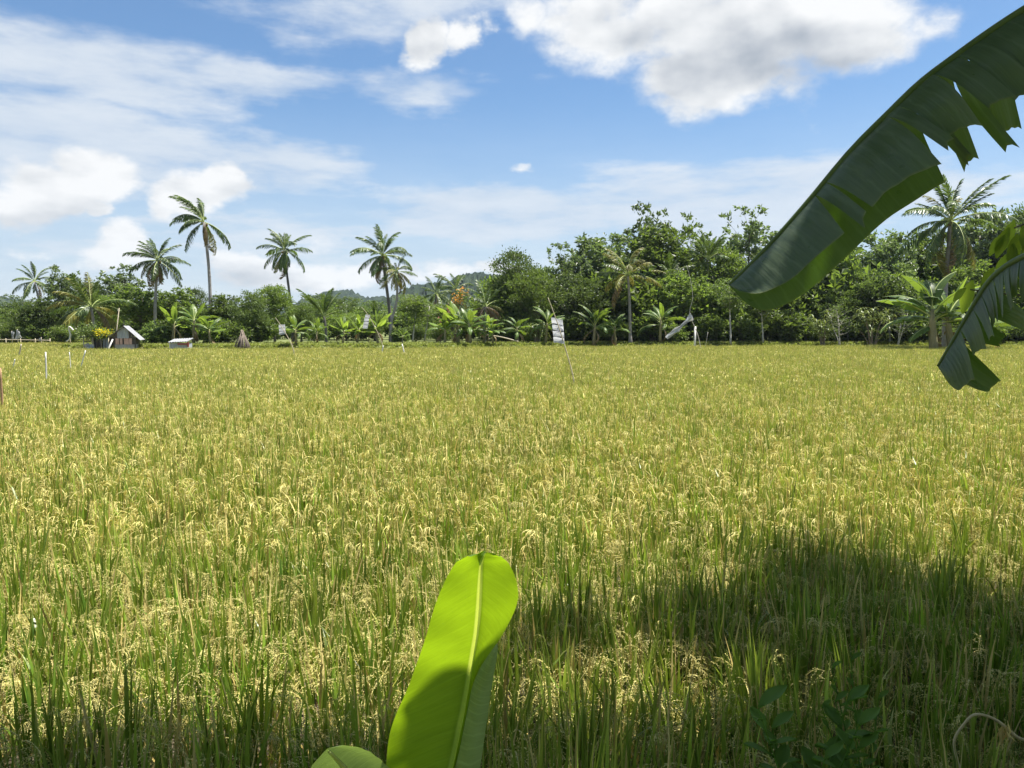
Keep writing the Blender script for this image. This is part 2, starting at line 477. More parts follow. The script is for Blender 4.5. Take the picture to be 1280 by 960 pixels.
class Geo:
    def __init__(self):
        self.v, self.f, self.m, self.su, self.sv, self.n = [], [], [], [], [], 0

    def add(self, V, F, mat=0, su=None, sv=None):
        V = np.asarray(V, dtype=float).reshape(-1, 3)
        F = np.asarray(F, dtype=int)
        self.v.append(V)
        self.f.extend((F + self.n).tolist())
        self.m.extend([mat] * len(F))
        self.su.append(np.zeros(len(V)) if su is None else np.asarray(su, float).ravel())
        self.sv.append(np.zeros(len(V)) if sv is None else np.asarray(sv, float).ravel())
        self.n += len(V)

    def mesh(self, name, mats, smooth=True, attr=False):
        me = bpy.data.meshes.new(name)
        V = np.concatenate(self.v) if self.v else np.zeros((0, 3))
        me.from_pydata(V.tolist(), [], self.f)
        for m in mats:
            me.materials.append(MATS[m])
        if len(mats) > 1:
            me.polygons.foreach_set('material_index', np.array(self.m, dtype=np.int32))
        if smooth:
            me.polygons.foreach_set('use_smooth', np.ones(len(self.f), dtype=bool))
        if attr:
            for nm, d in (('su', self.su), ('sv', self.sv)):
                a = me.attributes.new(nm, 'FLOAT', 'POINT')
                a.data.foreach_set('value', np.concatenate(d).astype(np.float32))
        me.update()
        return me

    def grid(self, P, mat=0, su=None, sv=None):
        """P: (n,m,3) grid of points"""
        n, m = P.shape[:2]
        i = np.arange(n - 1)[:, None] * m + np.arange(m - 1)[None, :]
        F = np.stack([i, i + 1, i + m + 1, i + m], -1).reshape(-1, 4)
        self.add(P.reshape(-1, 3), F, mat, su, sv)

    def tube(self, pts, radii, sides=7, mat=0, cap=True):
        pts = np.asarray(pts, float)
        n = len(pts)
        radii = np.broadcast_to(np.asarray(radii, float), (n,))
        tan = np.gradient(pts, axis=0)
        tan /= np.linalg.norm(tan, axis=1)[:, None] + 1e-9
        ref = np.array([0.31, 0.95, 0.1]) if abs(tan[0][2]) > 0.5 else np.array([0.05, 0.1, 1.0])
        a = np.cross(tan, ref)
        a /= np.linalg.norm(a, axis=1)[:, None] + 1e-9
        b = np.cross(tan, a)
        th = np.linspace(0, 2 * np.pi, sides, endpoint=False)
        ring = pts[:, None, :] + radii[:, None, None] * (np.cos(th)[None, :, None] * a[:, None, :] + np.sin(th)[None, :, None] * b[:, None, :])
        V = ring.reshape(-1, 3)
        F = []
        for i in range(n - 1):
            for k in range(sides):
                F.append((i * sides + k, i * sides + (k + 1) % sides, (i + 1) * sides + (k + 1) % sides, (i + 1) * sides + k))
        self.add(V, F, mat)
        if cap:
            base = self.n - len(V)
            self.f.append([base + k for k in range(sides)][::-1])
            self.f.append([base + (n - 1) * sides + k for k in range(sides)])
            self.m.extend([mat, mat])

    def box(self, c, s, mat=0, rot=None):
        x, y, z = np.array(s) / 2.0
        V = np.array([(sx * x, sy * y, sz * z) for sx in (-1, 1) for sy in (-1, 1) for sz in (-1, 1)])
        if rot is not None:
            V = V @ np.array(rot.to_matrix()).T
        V = V + np.array(c)
        self.add(V, [(0, 1, 3, 2), (4, 6, 7, 5), (0, 4, 5, 1), (2, 3, 7, 6), (0, 2, 6, 4), (1, 5, 7, 3)], mat)

    def leaves(self, P, A, L, W, mat=0, fold=0.12, droop=0.15):
        """many leaf-shaped quads at P along axis A"""
        N = len(P)
        A = A / (np.linalg.norm(A, axis=1)[:, None] + 1e-9)
        r = rng.normal(size=(N, 3)) * 0.9 + np.array([0, -0.1, 0.55])
        S = np.cross(A, r)
        S /= np.linalg.norm(S, axis=1)[:, None] + 1e-9
        C = np.cross(S, A)
        L = np.broadcast_to(L, (N,))[:, None]
        W = np.broadcast_to(W, (N,))[:, None]
        v0 = P
        v1 = P + A * L * 0.45 + S * W * 0.5 + C * L * fold
        v2 = P + A * L - C * L * droop
        v3 = P + A * L * 0.45 - S * W * 0.5 + C * L * fold
        V = np.stack([v0, v1, v2, v3], 1).reshape(-1, 3)
        i = np.arange(N)[:, None] * 4 + np.arange(4)[None, :]
        self.add(V, i, mat)


def link(name, me, parent=None, loc=(0, 0, 0), kind=None):
    o = bpy.data.objects.new(name, me)
    COL.objects.link(o)
    o.location = loc
    if parent is not None:
        o.parent = parent
    if kind:
        o['kind'] = kind
    return o


def tag(o, label=None, cat=None, group=None, kind=None):
    if label:
        o['label'] = label
    if cat:
        o['category'] = cat
    if group:
        o['group'] = group
    if kind:
        o['kind'] = kind
    return o


def thing(name, label, cat, loc=(0, 0, 0), group=None, rz=0.0, scale=None):
    o = bpy.data.objects.new(name, None)
    COL.objects.link(o)
    o.empty_display_size = 0.3
    o.location = loc
    o.rotation_euler = (0, 0, rz)
    if scale is not None:
        o.scale = scale
    return tag(o, label, cat, group)


def bez(pts, n):
    """smooth curve through points (Catmull-Rom), n samples"""
    P = np.array([list(p) for p in pts], float)
    if len(P) == 2:
        t = np.linspace(0, 1, n)[:, None]
        return P[0] * (1 - t) + P[1] * t
    Q = np.vstack([2 * P[0] - P[1], P, 2 * P[-1] - P[-2]])
    u = np.linspace(0, len(P) - 1 - 1e-6, n)
    out = []
    for x in u:
        i = int(x)
        t = x - i
        a, b, c, d = Q[i], Q[i + 1], Q[i + 2], Q[i + 3]
        out.append(0.5 * ((2 * b) + (-a + c) * t + (2 * a - 5 * b + 4 * c - d) * t * t + (-a + 3 * b - 3 * c + d) * t ** 3))
    return np.array(out)


# ------------------------------------------------------------------ the ground, bank and hills
def interp_edge(x):
    return np.interp(x, [-90, -46, -41, -33, -20, -8, 0, 10, 70], [91, 91, 68, 66.5, 69, 70.5, 74, 78, 80])


DRY = 0.95


def gz(x, y):
    """height of the ground: flat paddy, raised dry land behind it, bank at the camera"""
    x, y = np.asarray(x, float), np.asarray(y, float)
    t = np.clip((y - interp_edge(x) - 0.3) / 2.2, 0, 1)
    return np.where(y < 10, np.interp(y, [-60, 0.4, 1.1, 1.7, 2.3, 6], [1.15, 1.15, 0.95, 0.35, 0.0, 0.0]), DRY * t * t * (3 - 2 * t))


def build_ground():
    g = Geo()
    ys = np.concatenate([[-60, -6, -1.0, 0.4, 1.1, 1.7, 2.3, 6, 20, 40, 55, 62], np.arange(65, 96, 0.75), [100, 120, 160, 200, 500, 1200, 2300]])
    xs = np.concatenate([[-2000, -1200, -400, -150, -90, -70, -60, -52, -48], np.arange(-46, -38, 0.8), np.arange(-38, 12, 2.5), [15, 25, 40, 60, 80, 150, 400, 1200, 2000]])
    X, Y = np.meshgrid(xs, ys)
    g.grid(np.stack([X, Y, gz(X, Y)], -1))
    link('ground', g.mesh('ground', ['ground_soil']), kind='structure')


build_ground()


def build_hills():
    def ridge(name, prof, Y, depth, seed, bump, xpad=500):
        r = np.random.default_rng(seed)
        px = np.array([p[0] for p in prof], float)
        py = np.array([p[1] for p in prof], float)
        xs = np.array([at(a, b, Y).x for a, b in zip(px, py)])
        zs = np.array([at(a, b, Y).z for a, b in zip(px, py)])
        nx, ny = 420, 34
        X = np.linspace(xs[0], xs[-1], nx)
        crest = np.interp(X, xs, zs)
        # forest-canopy unevenness along the slope
        P = np.zeros((ny, nx, 3))
        for j in range(ny):
            t = j / (ny - 1)
            prof_h = math.sin(min(t / 0.72, 1.0) * math.pi / 2) ** 1.2 if t < 0.72 else math.cos((t - 0.72) / 0.28 * math.pi / 2)
            h = crest * prof_h
            k = r.normal(size=nx)
            k = 0.6 * k + 1.3 * np.convolve(k, np.ones(9) / 9, 'same')
            spur = 1 + 0.10 * np.sin(X * 0.012 + j * 0.35) * (1 - prof_h) * 2
            P[j, :, 0] = X
            P[j, :, 1] = Y - depth * 0.72 + depth * t + r.normal(size=nx) * 4
            P[j, :, 2] = np.maximum(h * spur + k * bump * min(1, prof_h * 3), -0.5)
        g = Geo()
        g.grid(P)
        me = g.mesh(name, ['hill_forest'], smooth=False)
        link('hills', me, kind='structure')
    ridge('hills', [(-150, 385), (-80, 368), (0, 371), (35, 384), (90, 398), (160, 402), (300, 402), (380, 392), (412, 372),
                    (428, 365), (445, 367), (465, 376), (485, 372), (500, 378), (540, 388), (620, 396), (760, 400)], 1500, 620, 3, 3.2)
    ridge('hills', [(395, 400), (440, 396), (480, 386), (510, 368), (528, 358), (545, 355), (560, 357), (580, 349), (600, 344), (622, 346),
                    (680, 350), (760, 360), (900, 372), (1100, 380), (1350, 390)], 1000, 480, 5, 2.6)


build_hills()


# ------------------------------------------------------------------ rice crop
def rice_hill(seed, lod):
    r = np.random.default_rng(seed)
    g = Geo()
    nb = (32, 28, 22)[lod]
    nseg = (6, 4, 3)[lod]
    wmul = (1.0, 0.92, 1.15)[lod]
    for k in range(nb):
        az = r.uniform(0, 2 * np.pi)
        rad = 0.11 * math.sqrt(r.uniform())
        d = np.array([math.cos(az), math.sin(az), 0])
        flag = k < nb * 0.62
        if flag:      # erect upper leaves whose tips stand above the heads
            z0 = r.uniform(0.30, 0.55)
            lean = abs(r.normal(0, 0.075)) + 0.015
            Ln = r.uniform(0.86, 1.20) - z0
            curve = r.uniform(0.0, 0.22) if r.uniform() < 0.85 else r.uniform(0.4, 1.2)
            w = r.uniform(0.0085, 0.0140) * wmul
        else:
            z0 = r.uniform(0.0, 0.25)
            lean = abs(r.normal(0, 0.22)) + 0.05
            Ln = r.uniform(0.5, 0.85) - z0 * 0.5
            curve = r.uniform(0.1, 0.9)
            w = r.uniform(0.0065, 0.0110) * wmul
        t = np.linspace(0, 1, nseg + 1)
        ang = lean + curve * t ** 2.0
        ds = Ln / nseg
        hor = np.concatenate([[0], np.cumsum(np.sin((ang[1:] + ang[:-1]) / 2) * ds)])
        ver = np.concatenate([[0], np.cumsum(np.cos((ang[1:] + ang[:-1]) / 2) * ds)])
        c = d[None] * (rad + z0 * 0.08 + hor[:, None]) + np.array([0, 0, 1])[None] * (z0 + ver[:, None])
        tw = r.uniform(0, 2 * np.pi)
        s = np.array([math.cos(tw), math.sin(tw), 0])
        s = s - d * 0.2 * (s @ d)
        ww = w * np.clip(np.minimum(0.7 + t * 2, (1 - t) * 2.2), 0.03, 1.0)
        P = np.stack([c - s * ww[:, None], c + s * ww[:, None]], 1)
        mat = 1 if r.uniform() < (0.11 if flag else 0.36) else 0
        g.grid(P, mat, su=np.repeat(t, 2))
    npan = (10, 9, 10)[lod]
    for k in range(npan):
        az = r.uniform(0, 2 * np.pi)
        lean = abs(r.normal(0, 0.14)) + 0.06
        d = np.array([math.cos(az) - 0.25, math.sin(az), 0])
        d /= np.linalg.norm(d)
        H = r.uniform(0.54, 0.82) if lod == 0 else r.uniform(0.58, 0.90)
        n = 7
        rb = 0.09 * r.uniform()
        st = np.array([d * (rb + math.sin(lean) * H * q) + np.array([0, 0, H * q]) for q in (0.2, 0.65, 1.0)])
        th = lean
        p = st[-1].copy()
        head = [p.copy()]
        dirs = []
        Lh = r.uniform(0.18, 0.27)
        bend = r.uniform(1.5, 2.5)
        for i in range(n):
            th += bend / n
            v = d * math.sin(th) + np.array([0, 0, math.cos(th)])
            p = p + v * Lh / n
            dirs.append(v)
            head.append(p.copy())
        head = np.array(head)
        if lod < 2:
            g.tube(np.vstack([st, head[1:]]), 0.0012 * (1 + lod), 3, 2, cap=False)
        else:
            sd = np.array([-d[1], d[0], 0]) * 0.004
            g.grid(np.stack([st - sd, st + sd], 1), 0)
        # drooping side branches strung with grain
        nbr = (8, 6, 4)[lod]
        for q in range(nbr):
            u = (q + 0.5) / nbr * (n - 0.6)
            i = int(u)
            b = head[i] + (head[i + 1] - head[i]) * (u - i)
            a2 = r.uniform(0, 6.283)
            v = dirs[i] * 0.9 + np.array([math.cos(a2), math.sin(a2), 0]) * 0.55
            v /= np.linalg.norm(v)
            ll = r.uniform(0.09, 0.16)
            m = (10, 4, 2)[lod]
            pts = [b]
            for j in range(m):
                v = v + np.array([0, 0, -1.0]) * (2.2 / m)
                v /= np.linalg.norm(v)
                pts.append(pts[-1] + v * ll / m)
            pts = np.array(pts)
            if lod == 0:
                c0 = (pts[1:] + pts[:-1]) / 2 + r.normal(size=(m, 3)) * 0.0022
                ax = np.diff(pts, axis=0) + r.normal(size=(m, 3)) * 0.004
                ax /= np.linalg.norm(ax, axis=1)[:, None]
                gl = r.uniform(0.0125, 0.0155, m)[:, None]
                gw = gl * 0.33
                sd = np.cross(ax, r.normal(size=(m, 3)))
                sd /= np.linalg.norm(sd, axis=1)[:, None]
                up = np.cross(sd, ax)
                V = np.stack([c0 - ax * gl / 2, c0 + ax * gl / 2, c0 + sd * gw / 2, c0 + up * gw / 2, c0 - sd * gw / 2, c0 - up * gw / 2], 1).reshape(-1, 3)
                tri = np.array([(0, 2, 3), (0, 3, 4), (0, 4, 5), (0, 5, 2), (1, 3, 2), (1, 4, 3), (1, 5, 4), (1, 2, 5)])
                g.add(V, (np.arange(m)[:, None, None] * 6 + tri[None]).reshape(-1, 3), 2)
            else:
                w = (0, 0.0038, 0.0075)[lod]
                for sd in (np.array([math.cos(a2), -math.sin(a2), 0.2]), np.array([0.3, 0.5, 0.8])):
                    sd = sd / np.linalg.norm(sd) * w
                    ww = np.linspace(1.0, 0.7, m + 1)[:, None]
                    g.grid(np.stack([pts - sd * ww, pts + sd * ww], 1), 2)
    me = g.mesh('rice_plant', ['rice_leaf', 'rice_dry', 'rice_grain'], smooth=(lod == 2), attr=True)
    return me


def scatter(name, pts, rot, scl, idx, meshes, label=None, cat=None):
    """one stuff object whose points carry copies of a few small meshes"""
    lib = bpy.data.collections.new(name + '_kinds')
    for i, me in enumerate(meshes):
        o = bpy.data.objects.new('%s_kind.%03d' % (name, i + 1), me)
        lib.objects.link(o)
    me = bpy.data.meshes.new(name)
    me.vertices.add(len(pts))
    me.vertices.foreach_set('co', np.asarray(pts, np.float32).ravel())
    a = me.attributes.new('rot', 'FLOAT_VECTOR', 'POINT')
    a.data.foreach_set('vector', np.asarray(rot, np.float32).ravel())
    a = me.attributes.new('scl', 'FLOAT_VECTOR', 'POINT')
    a.data.foreach_set('vector', np.asarray(scl, np.float32).ravel())
    a = me.attributes.new('idx', 'INT', 'POINT')
    a.data.foreach_set('value', np.asarray(idx, np.int32).ravel())
    o = link(name, me, kind='stuff')
    tag(o, label, cat)
    ng = bpy.data.node_groups.new(name + '_nodes', 'GeometryNodeTree')
    ng.interface.new_socket('Geometry', in_out='INPUT', socket_type='NodeSocketGeometry')
    ng.interface.new_socket('Geometry', in_out='OUTPUT', socket_type='NodeSocketGeometry')
    N, L = ng.nodes, ng.links
    gi, go = N.new('NodeGroupInput'), N.new('NodeGroupOutput')
    ci = N.new('GeometryNodeCollectionInfo')
    ci.inputs['Collection'].default_value = lib
    ci.inputs['Separate Children'].default_value = True
    ci.inputs['Reset Children'].default_value = True
    iop = N.new('GeometryNodeInstanceOnPoints')
    iop.inputs['Pick Instance'].default_value = True

    def attr(nm, typ):
        nd = N.new('GeometryNodeInputNamedAttribute')
        nd.data_type = typ
        nd.inputs['Name'].default_value = nm
        return nd.outputs['Attribute']
    e2r = N.new('FunctionNodeEulerToRotation')
    L.new(attr('rot', 'FLOAT_VECTOR'), e2r.inputs[0])
    L.new(gi.outputs[0], iop.inputs['Points'])
    L.new(ci.outputs[0], iop.inputs['Instance'])
    L.new(attr('idx', 'INT'), iop.inputs['Instance Index'])
    L.new(e2r.outputs[0], iop.inputs['Rotation'])
    L.new(attr('scl', 'FLOAT_VECTOR'), iop.inputs['Scale'])
    L.new(iop.outputs[0], go.inputs[0])
    md = o.modifiers.new('scatter', 'NODES')
    md.node_group = ng
    return o


def build_rice():
    kinds = [rice_hill(100 + i, 0) for i in range(7)] + [rice_hill(200 + i, 1) for i in range(6)] + [rice_hill(300 + i, 2) for i in range(6)]
    P = []
    sp_x, sp_y = 0.26, 0.28
    for y in np.arange(2.15, 92, sp_y):
        hw = 0.70 * y + 3.0
        xs = np.arange(-hw, hw, sp_x)
        P.append(np.stack([xs, np.full_like(xs, y)], 1))
    P = np.concatenate(P)
    P = P + rng.uniform(-0.10, 0.10, P.shape)
    keep = P[:, 1] < interp_edge(P[:, 0]) + rng.normal(0, 0.15, len(P))
    # bund gap on the far left
    gap = (np.abs(P[:, 1] - 48) < 0.6) & (P[:, 0] < -28.5)
    P = P[keep & ~gap]
    n = len(P)
    y = P[:, 1]
    lodsel = np.where(y < 7.5 + rng.normal(0, 0.5, n), 0, np.where(y < 24 + rng.normal(0, 2, n), 1, 2))
    idx = np.where(lodsel == 0, rng.integers(0, 7, n), np.where(lodsel == 1, rng.integers(7, 13, n), rng.integers(13, 19, n)))
    # soft large-scale unevenness of the crop
    hgt = 0.80 + 0.05 * np.sin(P[:, 0] * 0.55 + 1.3 * np.sin(y * 0.21)) * np.sin(y * 0.43 + 0.7) + rng.normal(0, 0.06, n)
    rot = np.stack([rng.normal(0, 0.06, n), rng.normal(-0.03, 0.06, n), rng.uniform(-0.7, 0.7, n) + rng.integers(0, 4, n) * 1.57], 1)
    wd = rng.uniform(0.85, 1.1, n)
    scl = np.stack([wd, wd, hgt], 1)
    # a few taller plants crowd the foot of the bank beside the young banana
    near = np.array([(-0.02, 2.25), (0.06, 2.45), (0.12, 2.2), (0.20, 2.5), (0.27, 2.3), (0.34, 2.55), (0.05, 2.65), (0.42, 2.4), (-0.75, 2.5), (-1.15, 2.6), (-1.5, 2.4)])
    m = len(near)
    P = np.concatenate([P, near])
    y = P[:, 1]
    idx = np.concatenate([idx, rng.integers(0, 7, m)])
    rot = np.concatenate([rot, np.stack([rng.normal(0, 0.05, m), rng.normal(0, 0.05, m), rng.uniform(0, 6, m)], 1)])
    hs = rng.uniform(1.12, 1.38, m)
    scl = np.concatenate([scl, np.stack([hs * 0 + 1, hs * 0 + 1, hs], 1)])
    n += m
    pts = np.stack([P[:, 0], y, np.zeros(n)], 1)
    scatter('rice_crop', pts, rot, scl, idx, kinds, 'ripening yellow-green rice crop filling the whole paddy field', 'rice')


build_rice()


def grass_tuft(seed, nb=26, H=(0.25, 0.6), w=0.012, mats=('grass_blade',)):
    r = np.random.default_rng(seed)
    g = Geo()
    for k in range(nb):
        az = r.uniform(0, 6.283)
        d = np.array([math.cos(az), math.sin(az), 0])
        Ln = r.uniform(*H)
        t = np.linspace(0, 1, 4)
        ang = r.uniform(0.05, 0.5) + r.uniform(0.1, 1.2) * t ** 2
        hor = np.cumsum(np.sin(ang)) * Ln / 4
        ver = np.cumsum(np.cos(ang)) * Ln / 4
        c = d[None] * (hor[:, None] + 0.06 * r.uniform()) + np.array([0, 0, 1])[None] * (ver[:, None] - ver[0])
        s = np.array([-d[1], d[0], 0])
        ww = w * np.array([0.8, 1.0, 0.8, 0.08])
        g.grid(np.stack([c - s * ww[:, None], c + s * ww[:, None]], 1), 0)
    return g.mesh('grass_tuft', list(mats))


def build_grass():
    kinds = [grass_tuft(400 + i, w=0.024, H=(0.15, 0.42)) for i in range(4)] + [grass_tuft(420 + i, w=0.008, H=(0.15, 0.4)) for i in range(3)]
    P, I = [], []
    # strip between the rice and the trees
    x = rng.uniform(-72, 62, 17000)
    e = interp_edge(x)
    y = e + 0.6 + np.abs(rng.normal(0, 5.0, len(x)))
    ok = (np.abs(x) < 0.72 * y + 3)
    P.append(np.stack([x, y, gz(x, y) - 0.03], 1)[ok])
    I.append(rng.integers(0, 4, ok.sum()))
    # bund on the far left
    x = rng.uniform(-40, -28.5, 500)
    P.append(np.stack([x, 48 + rng.normal(0, 0.3, 500), np.full(500, 0.35)], 1))
    I.append(rng.integers(0, 4, 500))
    # bank around the camera
    x = rng.uniform(-6, 6, 2600)
    y = rng.uniform(0.5, 2.2, 2600)
    z = np.interp(y, [0.4, 1.1, 1.7, 2.3], [1.15, 0.95, 0.35, 0.0])
    P.append(np.stack([x, y, z], 1))
    I.append(rng.integers(4, 7, 2600))
    P = np.concatenate(P)
    I = np.concatenate(I)
    n = len(P)
    rot = np.stack([np.zeros(n), np.zeros(n), rng.uniform(0, 6.28, n)], 1)
    s = rng.uniform(0.6, 1.3, n)
    scatter('grass', P, rot, np.stack([s, s, s], 1), I, kinds, 'rough green grass along the field edge and banks', 'grass')
    g = Geo()
    xs = np.linspace(-42, -28.3, 24)
    prof = [(-0.75, -0.1), (-0.4, 0.35), (0.4, 0.38), (0.75, -0.1)]
    G = np.array([[(xx, 48 + a, b + 0.03 * math.sin(xx * 3)) for a, b in prof] for xx in xs])
    g.grid(G)
    link('bund', g.mesh('bund', ['ground_soil']), kind='structure')


build_grass()


# ------------------------------------------------------------------ broadleaf trees
def make_tree(seed, H, W, base, r0, nclump, per, leaf, style='round', mat='leaf_mid', bark='bark_tree', rc=0.55, stems=1, fill=12):
    """returns (trunk mesh, crown mesh): crown of width W reaching from base to H"""
    r = np.random.default_rng(seed)
    g = Geo()
    cz = (H + base) / 2
    ch = (H - base) / 2
    # uneven lobes
    lobes = r.normal(size=(7, 3))
    lobes /= np.linalg.norm(lobes, axis=1)[:, None]
    lw = r.uniform(-0.25, 0.38, 7)
    C = []
    while len(C) < nclump:
        d = r.normal(size=3)
        d /= np.linalg.norm(d)
        k = 0.80 + float(np.sum(lw * np.clip(lobes @ d - 0.45, 0, 1)))
        k = min(k, 1.05)
        q = k * (r.uniform() ** (0.42 if style != 'umbrella' else 0.3))
        p = np.array([d[0] * W / 2 * q, d[1] * W / 2 * q, cz + d[2] * ch * q])
        if style == 'umbrella':
            p[2] = H - ch * 0.2 - ch * 1.1 * (np.hypot(p[0], p[1]) / (W / 2)) ** 2 * 0.8 - r.integers(0, 3) * ch * 0.5
        if p[2] < base * 0.7:
            continue
        C.append(p)
    C = np.array(C)
    # trunk(s) and limbs
    for s in range(stems):
        lean = r.normal(0, 0.05, 2) if stems == 1 else r.normal(0, 0.22, 2)
        top = cz + ch * 0.35
        n = 9
        tz = np.linspace(-0.15, top, n)
        wob = np.cumsum(r.normal(0, 0.05, (n, 2)), 0) * H * 0.035
        pts = np.stack([lean[0] * tz + wob[:, 0], lean[1] * tz + wob[:, 1], tz], 1)
        rr = r0 * (1 - 0.75 * np.linspace(0, 1, n)) * np.where(np.arange(n) == 0, 1.35, 1.0)
        g.tube(pts, rr / (stems ** 0.5), 8, 0)
        for p in C[s::stems][:: max(1, nclump // 46)]:
            h0 = np.clip(p[2] - np.hypot(p[0], p[1]) * r.uniform(0.5, 1.0), base * 0.45 + 0.2, top)
            i = np.interp(h0, tz, np.arange(n))
            b = np.array([np.interp(h0, tz, pts[:, 0]), np.interp(h0, tz, pts[:, 1]), h0])
            rad = np.interp(h0, tz, rr) * 0.42
            m1 = b * 0.6 + p * 0.4 + np.array([0, 0, -0.06 * np.hypot(*(p - b)[:2])]) + r.normal(0, 0.08, 3)
            g.tube(bez([b, m1, p], 6), np.linspace(rad, max(0.012, rad * 0.2), 6), 5, 0, cap=False)
    trunk = g.mesh('trunk', [bark])
    g = Geo()
    if style == 'rosette':
        # large leaves radiating from twig ends
        tips = np.repeat(C, 4, 0) + r.normal(size=(len(C) * 4, 3)) * rc * np.array([1.15, 1.15, 0.9])
        N = len(tips) * per
        cid = np.repeat(np.arange(len(tips)), per)
        az = r.uniform(0, 6.283, N)
        eln = r.uniform(-0.5, 0.9, N)
        A = np.stack([np.cos(az) * np.cos(eln), np.sin(az) * np.cos(eln), np.sin(eln)], 1)
        P = tips[cid] + A * 0.03 + np.stack([np.zeros(N), np.zeros(N), r.uniform(-0.3, 0.05, N)], 1)
        L = leaf * r.uniform(0.7, 1.3, N)
        g.leaves(P, A, L, L * 0.5, 0, 0.10, 0.22)
        # fill inside
        k = len(C) * fill
        ci = r.integers(0, len(C), k)
        P = C[ci] * np.array([0.86, 0.86, 1]) + r.normal(size=(k, 3)) * rc * 1.3
        g.leaves(P, r.normal(size=(k, 3)) + [0, 0, -0.2], leaf * r.uniform(0.6, 1.0, k), leaf * 0.42, 0)
    else:
        N = nclump * per
        cid = np.repeat(np.arange(nclump), per)
        sp = r.normal(size=(N, 3)) * np.array([1, 1, 0.62 if style != 'feathery' else 0.38])
        rad = rc * r.uniform(0.7, 1.35, nclump)
        P = C[cid] + sp * rad[cid][:, None]
        out = P - np.array([0, 0, cz - ch * 0.5])
        out /= np.linalg.norm(out, axis=1)[:, None] + 1e-9
        A = out * 0.5 + sp * 0.45 + r.normal(size=(N, 3)) * 0.55 + np.array([0, 0, -0.18])
        L = leaf * r.uniform(0.65, 1.35, N)
        g.leaves(P, A, L, L * (0.52 if style != 'feathery' else 0.42), 0)
    crown = g.mesh('crown', [mat], smooth=False)
    return dict(trunk=trunk, crown=crown, H=H, W=W)


KIND = {
    'round': [make_tree(11, 12, 9, 3.0, 0.24, 120, 60, 0.36, 'round', 'leaf_mid', rc=0.44),
              make_tree(12, 12, 9, 2.5, 0.24, 115, 60, 0.38, 'round', 'leaf_dark', rc=0.46)],
    'dark': [make_tree(13, 11, 9, 2.5, 0.26, 110, 75, 0.30, 'umbrella', 'leaf_dark', rc=0.45),
             make_tree(14, 11, 9, 2.2, 0.26, 115, 60, 0.34, 'round', 'leaf_dark', rc=0.42)],
    'rosette': [make_tree(15, 14, 9, 3.5, 0.22, 120, 11, 0.58, 'rosette', 'leaf_grey', rc=0.42),
                make_tree(16, 14, 9, 3.0, 0.22, 120, 11, 0.54, 'rosette', 'leaf_mid', rc=0.42)],
    'feathery': [make_tree(17, 9, 7.5, 2.2, 0.13, 62, 80, 0.29, 'feathery', 'leaf_light', 'bark_pale', rc=0.36),
                 make_tree(18, 9, 7.5, 1.6, 0.13, 62, 80, 0.29, 'feathery', 'leaf_mid', 'bark_tree', rc=0.36)],
    'slim': [make_tree(19, 11, 3.6, 3.6, 0.11, 46, 55, 0.27, 'round', 'leaf_mid', 'bark_pale', rc=0.32),
             make_tree(20, 11, 3.4, 4.4, 0.11, 40, 60, 0.25, 'feathery', 'leaf_light', 'bark_pale', rc=0.32)],
    'shrub': [make_tree(21, 4, 5, 0.3, 0.09, 70, 55, 0.27, 'round', 'leaf_mid', rc=0.3, stems=4),
              make_tree(22, 4, 5, 0.2, 0.09, 70, 12, 0.44, 'rosette', 'leaf_light', rc=0.3, stems=4),
              make_tree(23, 4, 5, 0.3, 0.09, 70, 12, 0.46, 'rosette', 'leaf_mid', rc=0.3, stems=4)],
    'airy': [make_tree(30, 14, 9, 4.5, 0.2, 60, 10, 0.52, 'rosette', 'leaf_grey', rc=0.42, fill=3),
             make_tree(31, 14, 9, 4.0, 0.2, 56, 10, 0.52, 'rosette', 'leaf_mid', rc=0.42, fill=3)],
    'tuft': [make_tree(25, 9, 7.5, 2.0, 0.13, 85, 11, 0.44, 'rosette', 'leaf_light', 'bark_pale', rc=0.36),
             make_tree(26, 9, 7.5, 2.4, 0.13, 80, 11, 0.46, 'rosette', 'leaf_mid', 'bark_tree', rc=0.36)],
    'bare': [make_tree(24, 8, 5.5, 2.2, 0.12, 40, 22, 0.2, 'round', 'leaf_light', 'bark_pale', rc=0.35, stems=2)],
}


def tree(kind, var, px, top, Y, wpx, label, cat='tree', name='broadleaf_tree', group=None, z0=0.0):
    k = KIND[kind][var % len(KIND[kind])]
    if px > 625 and Y < 100:
        Y += 1.5 if kind in ('bare', 'slim') else 3.5
    p = at(px, top, Y)
    z0 = float(gz(p.x, Y))
    H = p.z - z0
    sz = H / k['H']
    sw = (wpx * Y / FPX) / k['W'] * 1.06
    o = thing(name, label, cat, (p.x, Y, z0), group, random.uniform(0, 6.28), (sw, sw, sz))
    link('trunk', k['trunk'], o)
    link('crown', k['crown'], o)
    return o


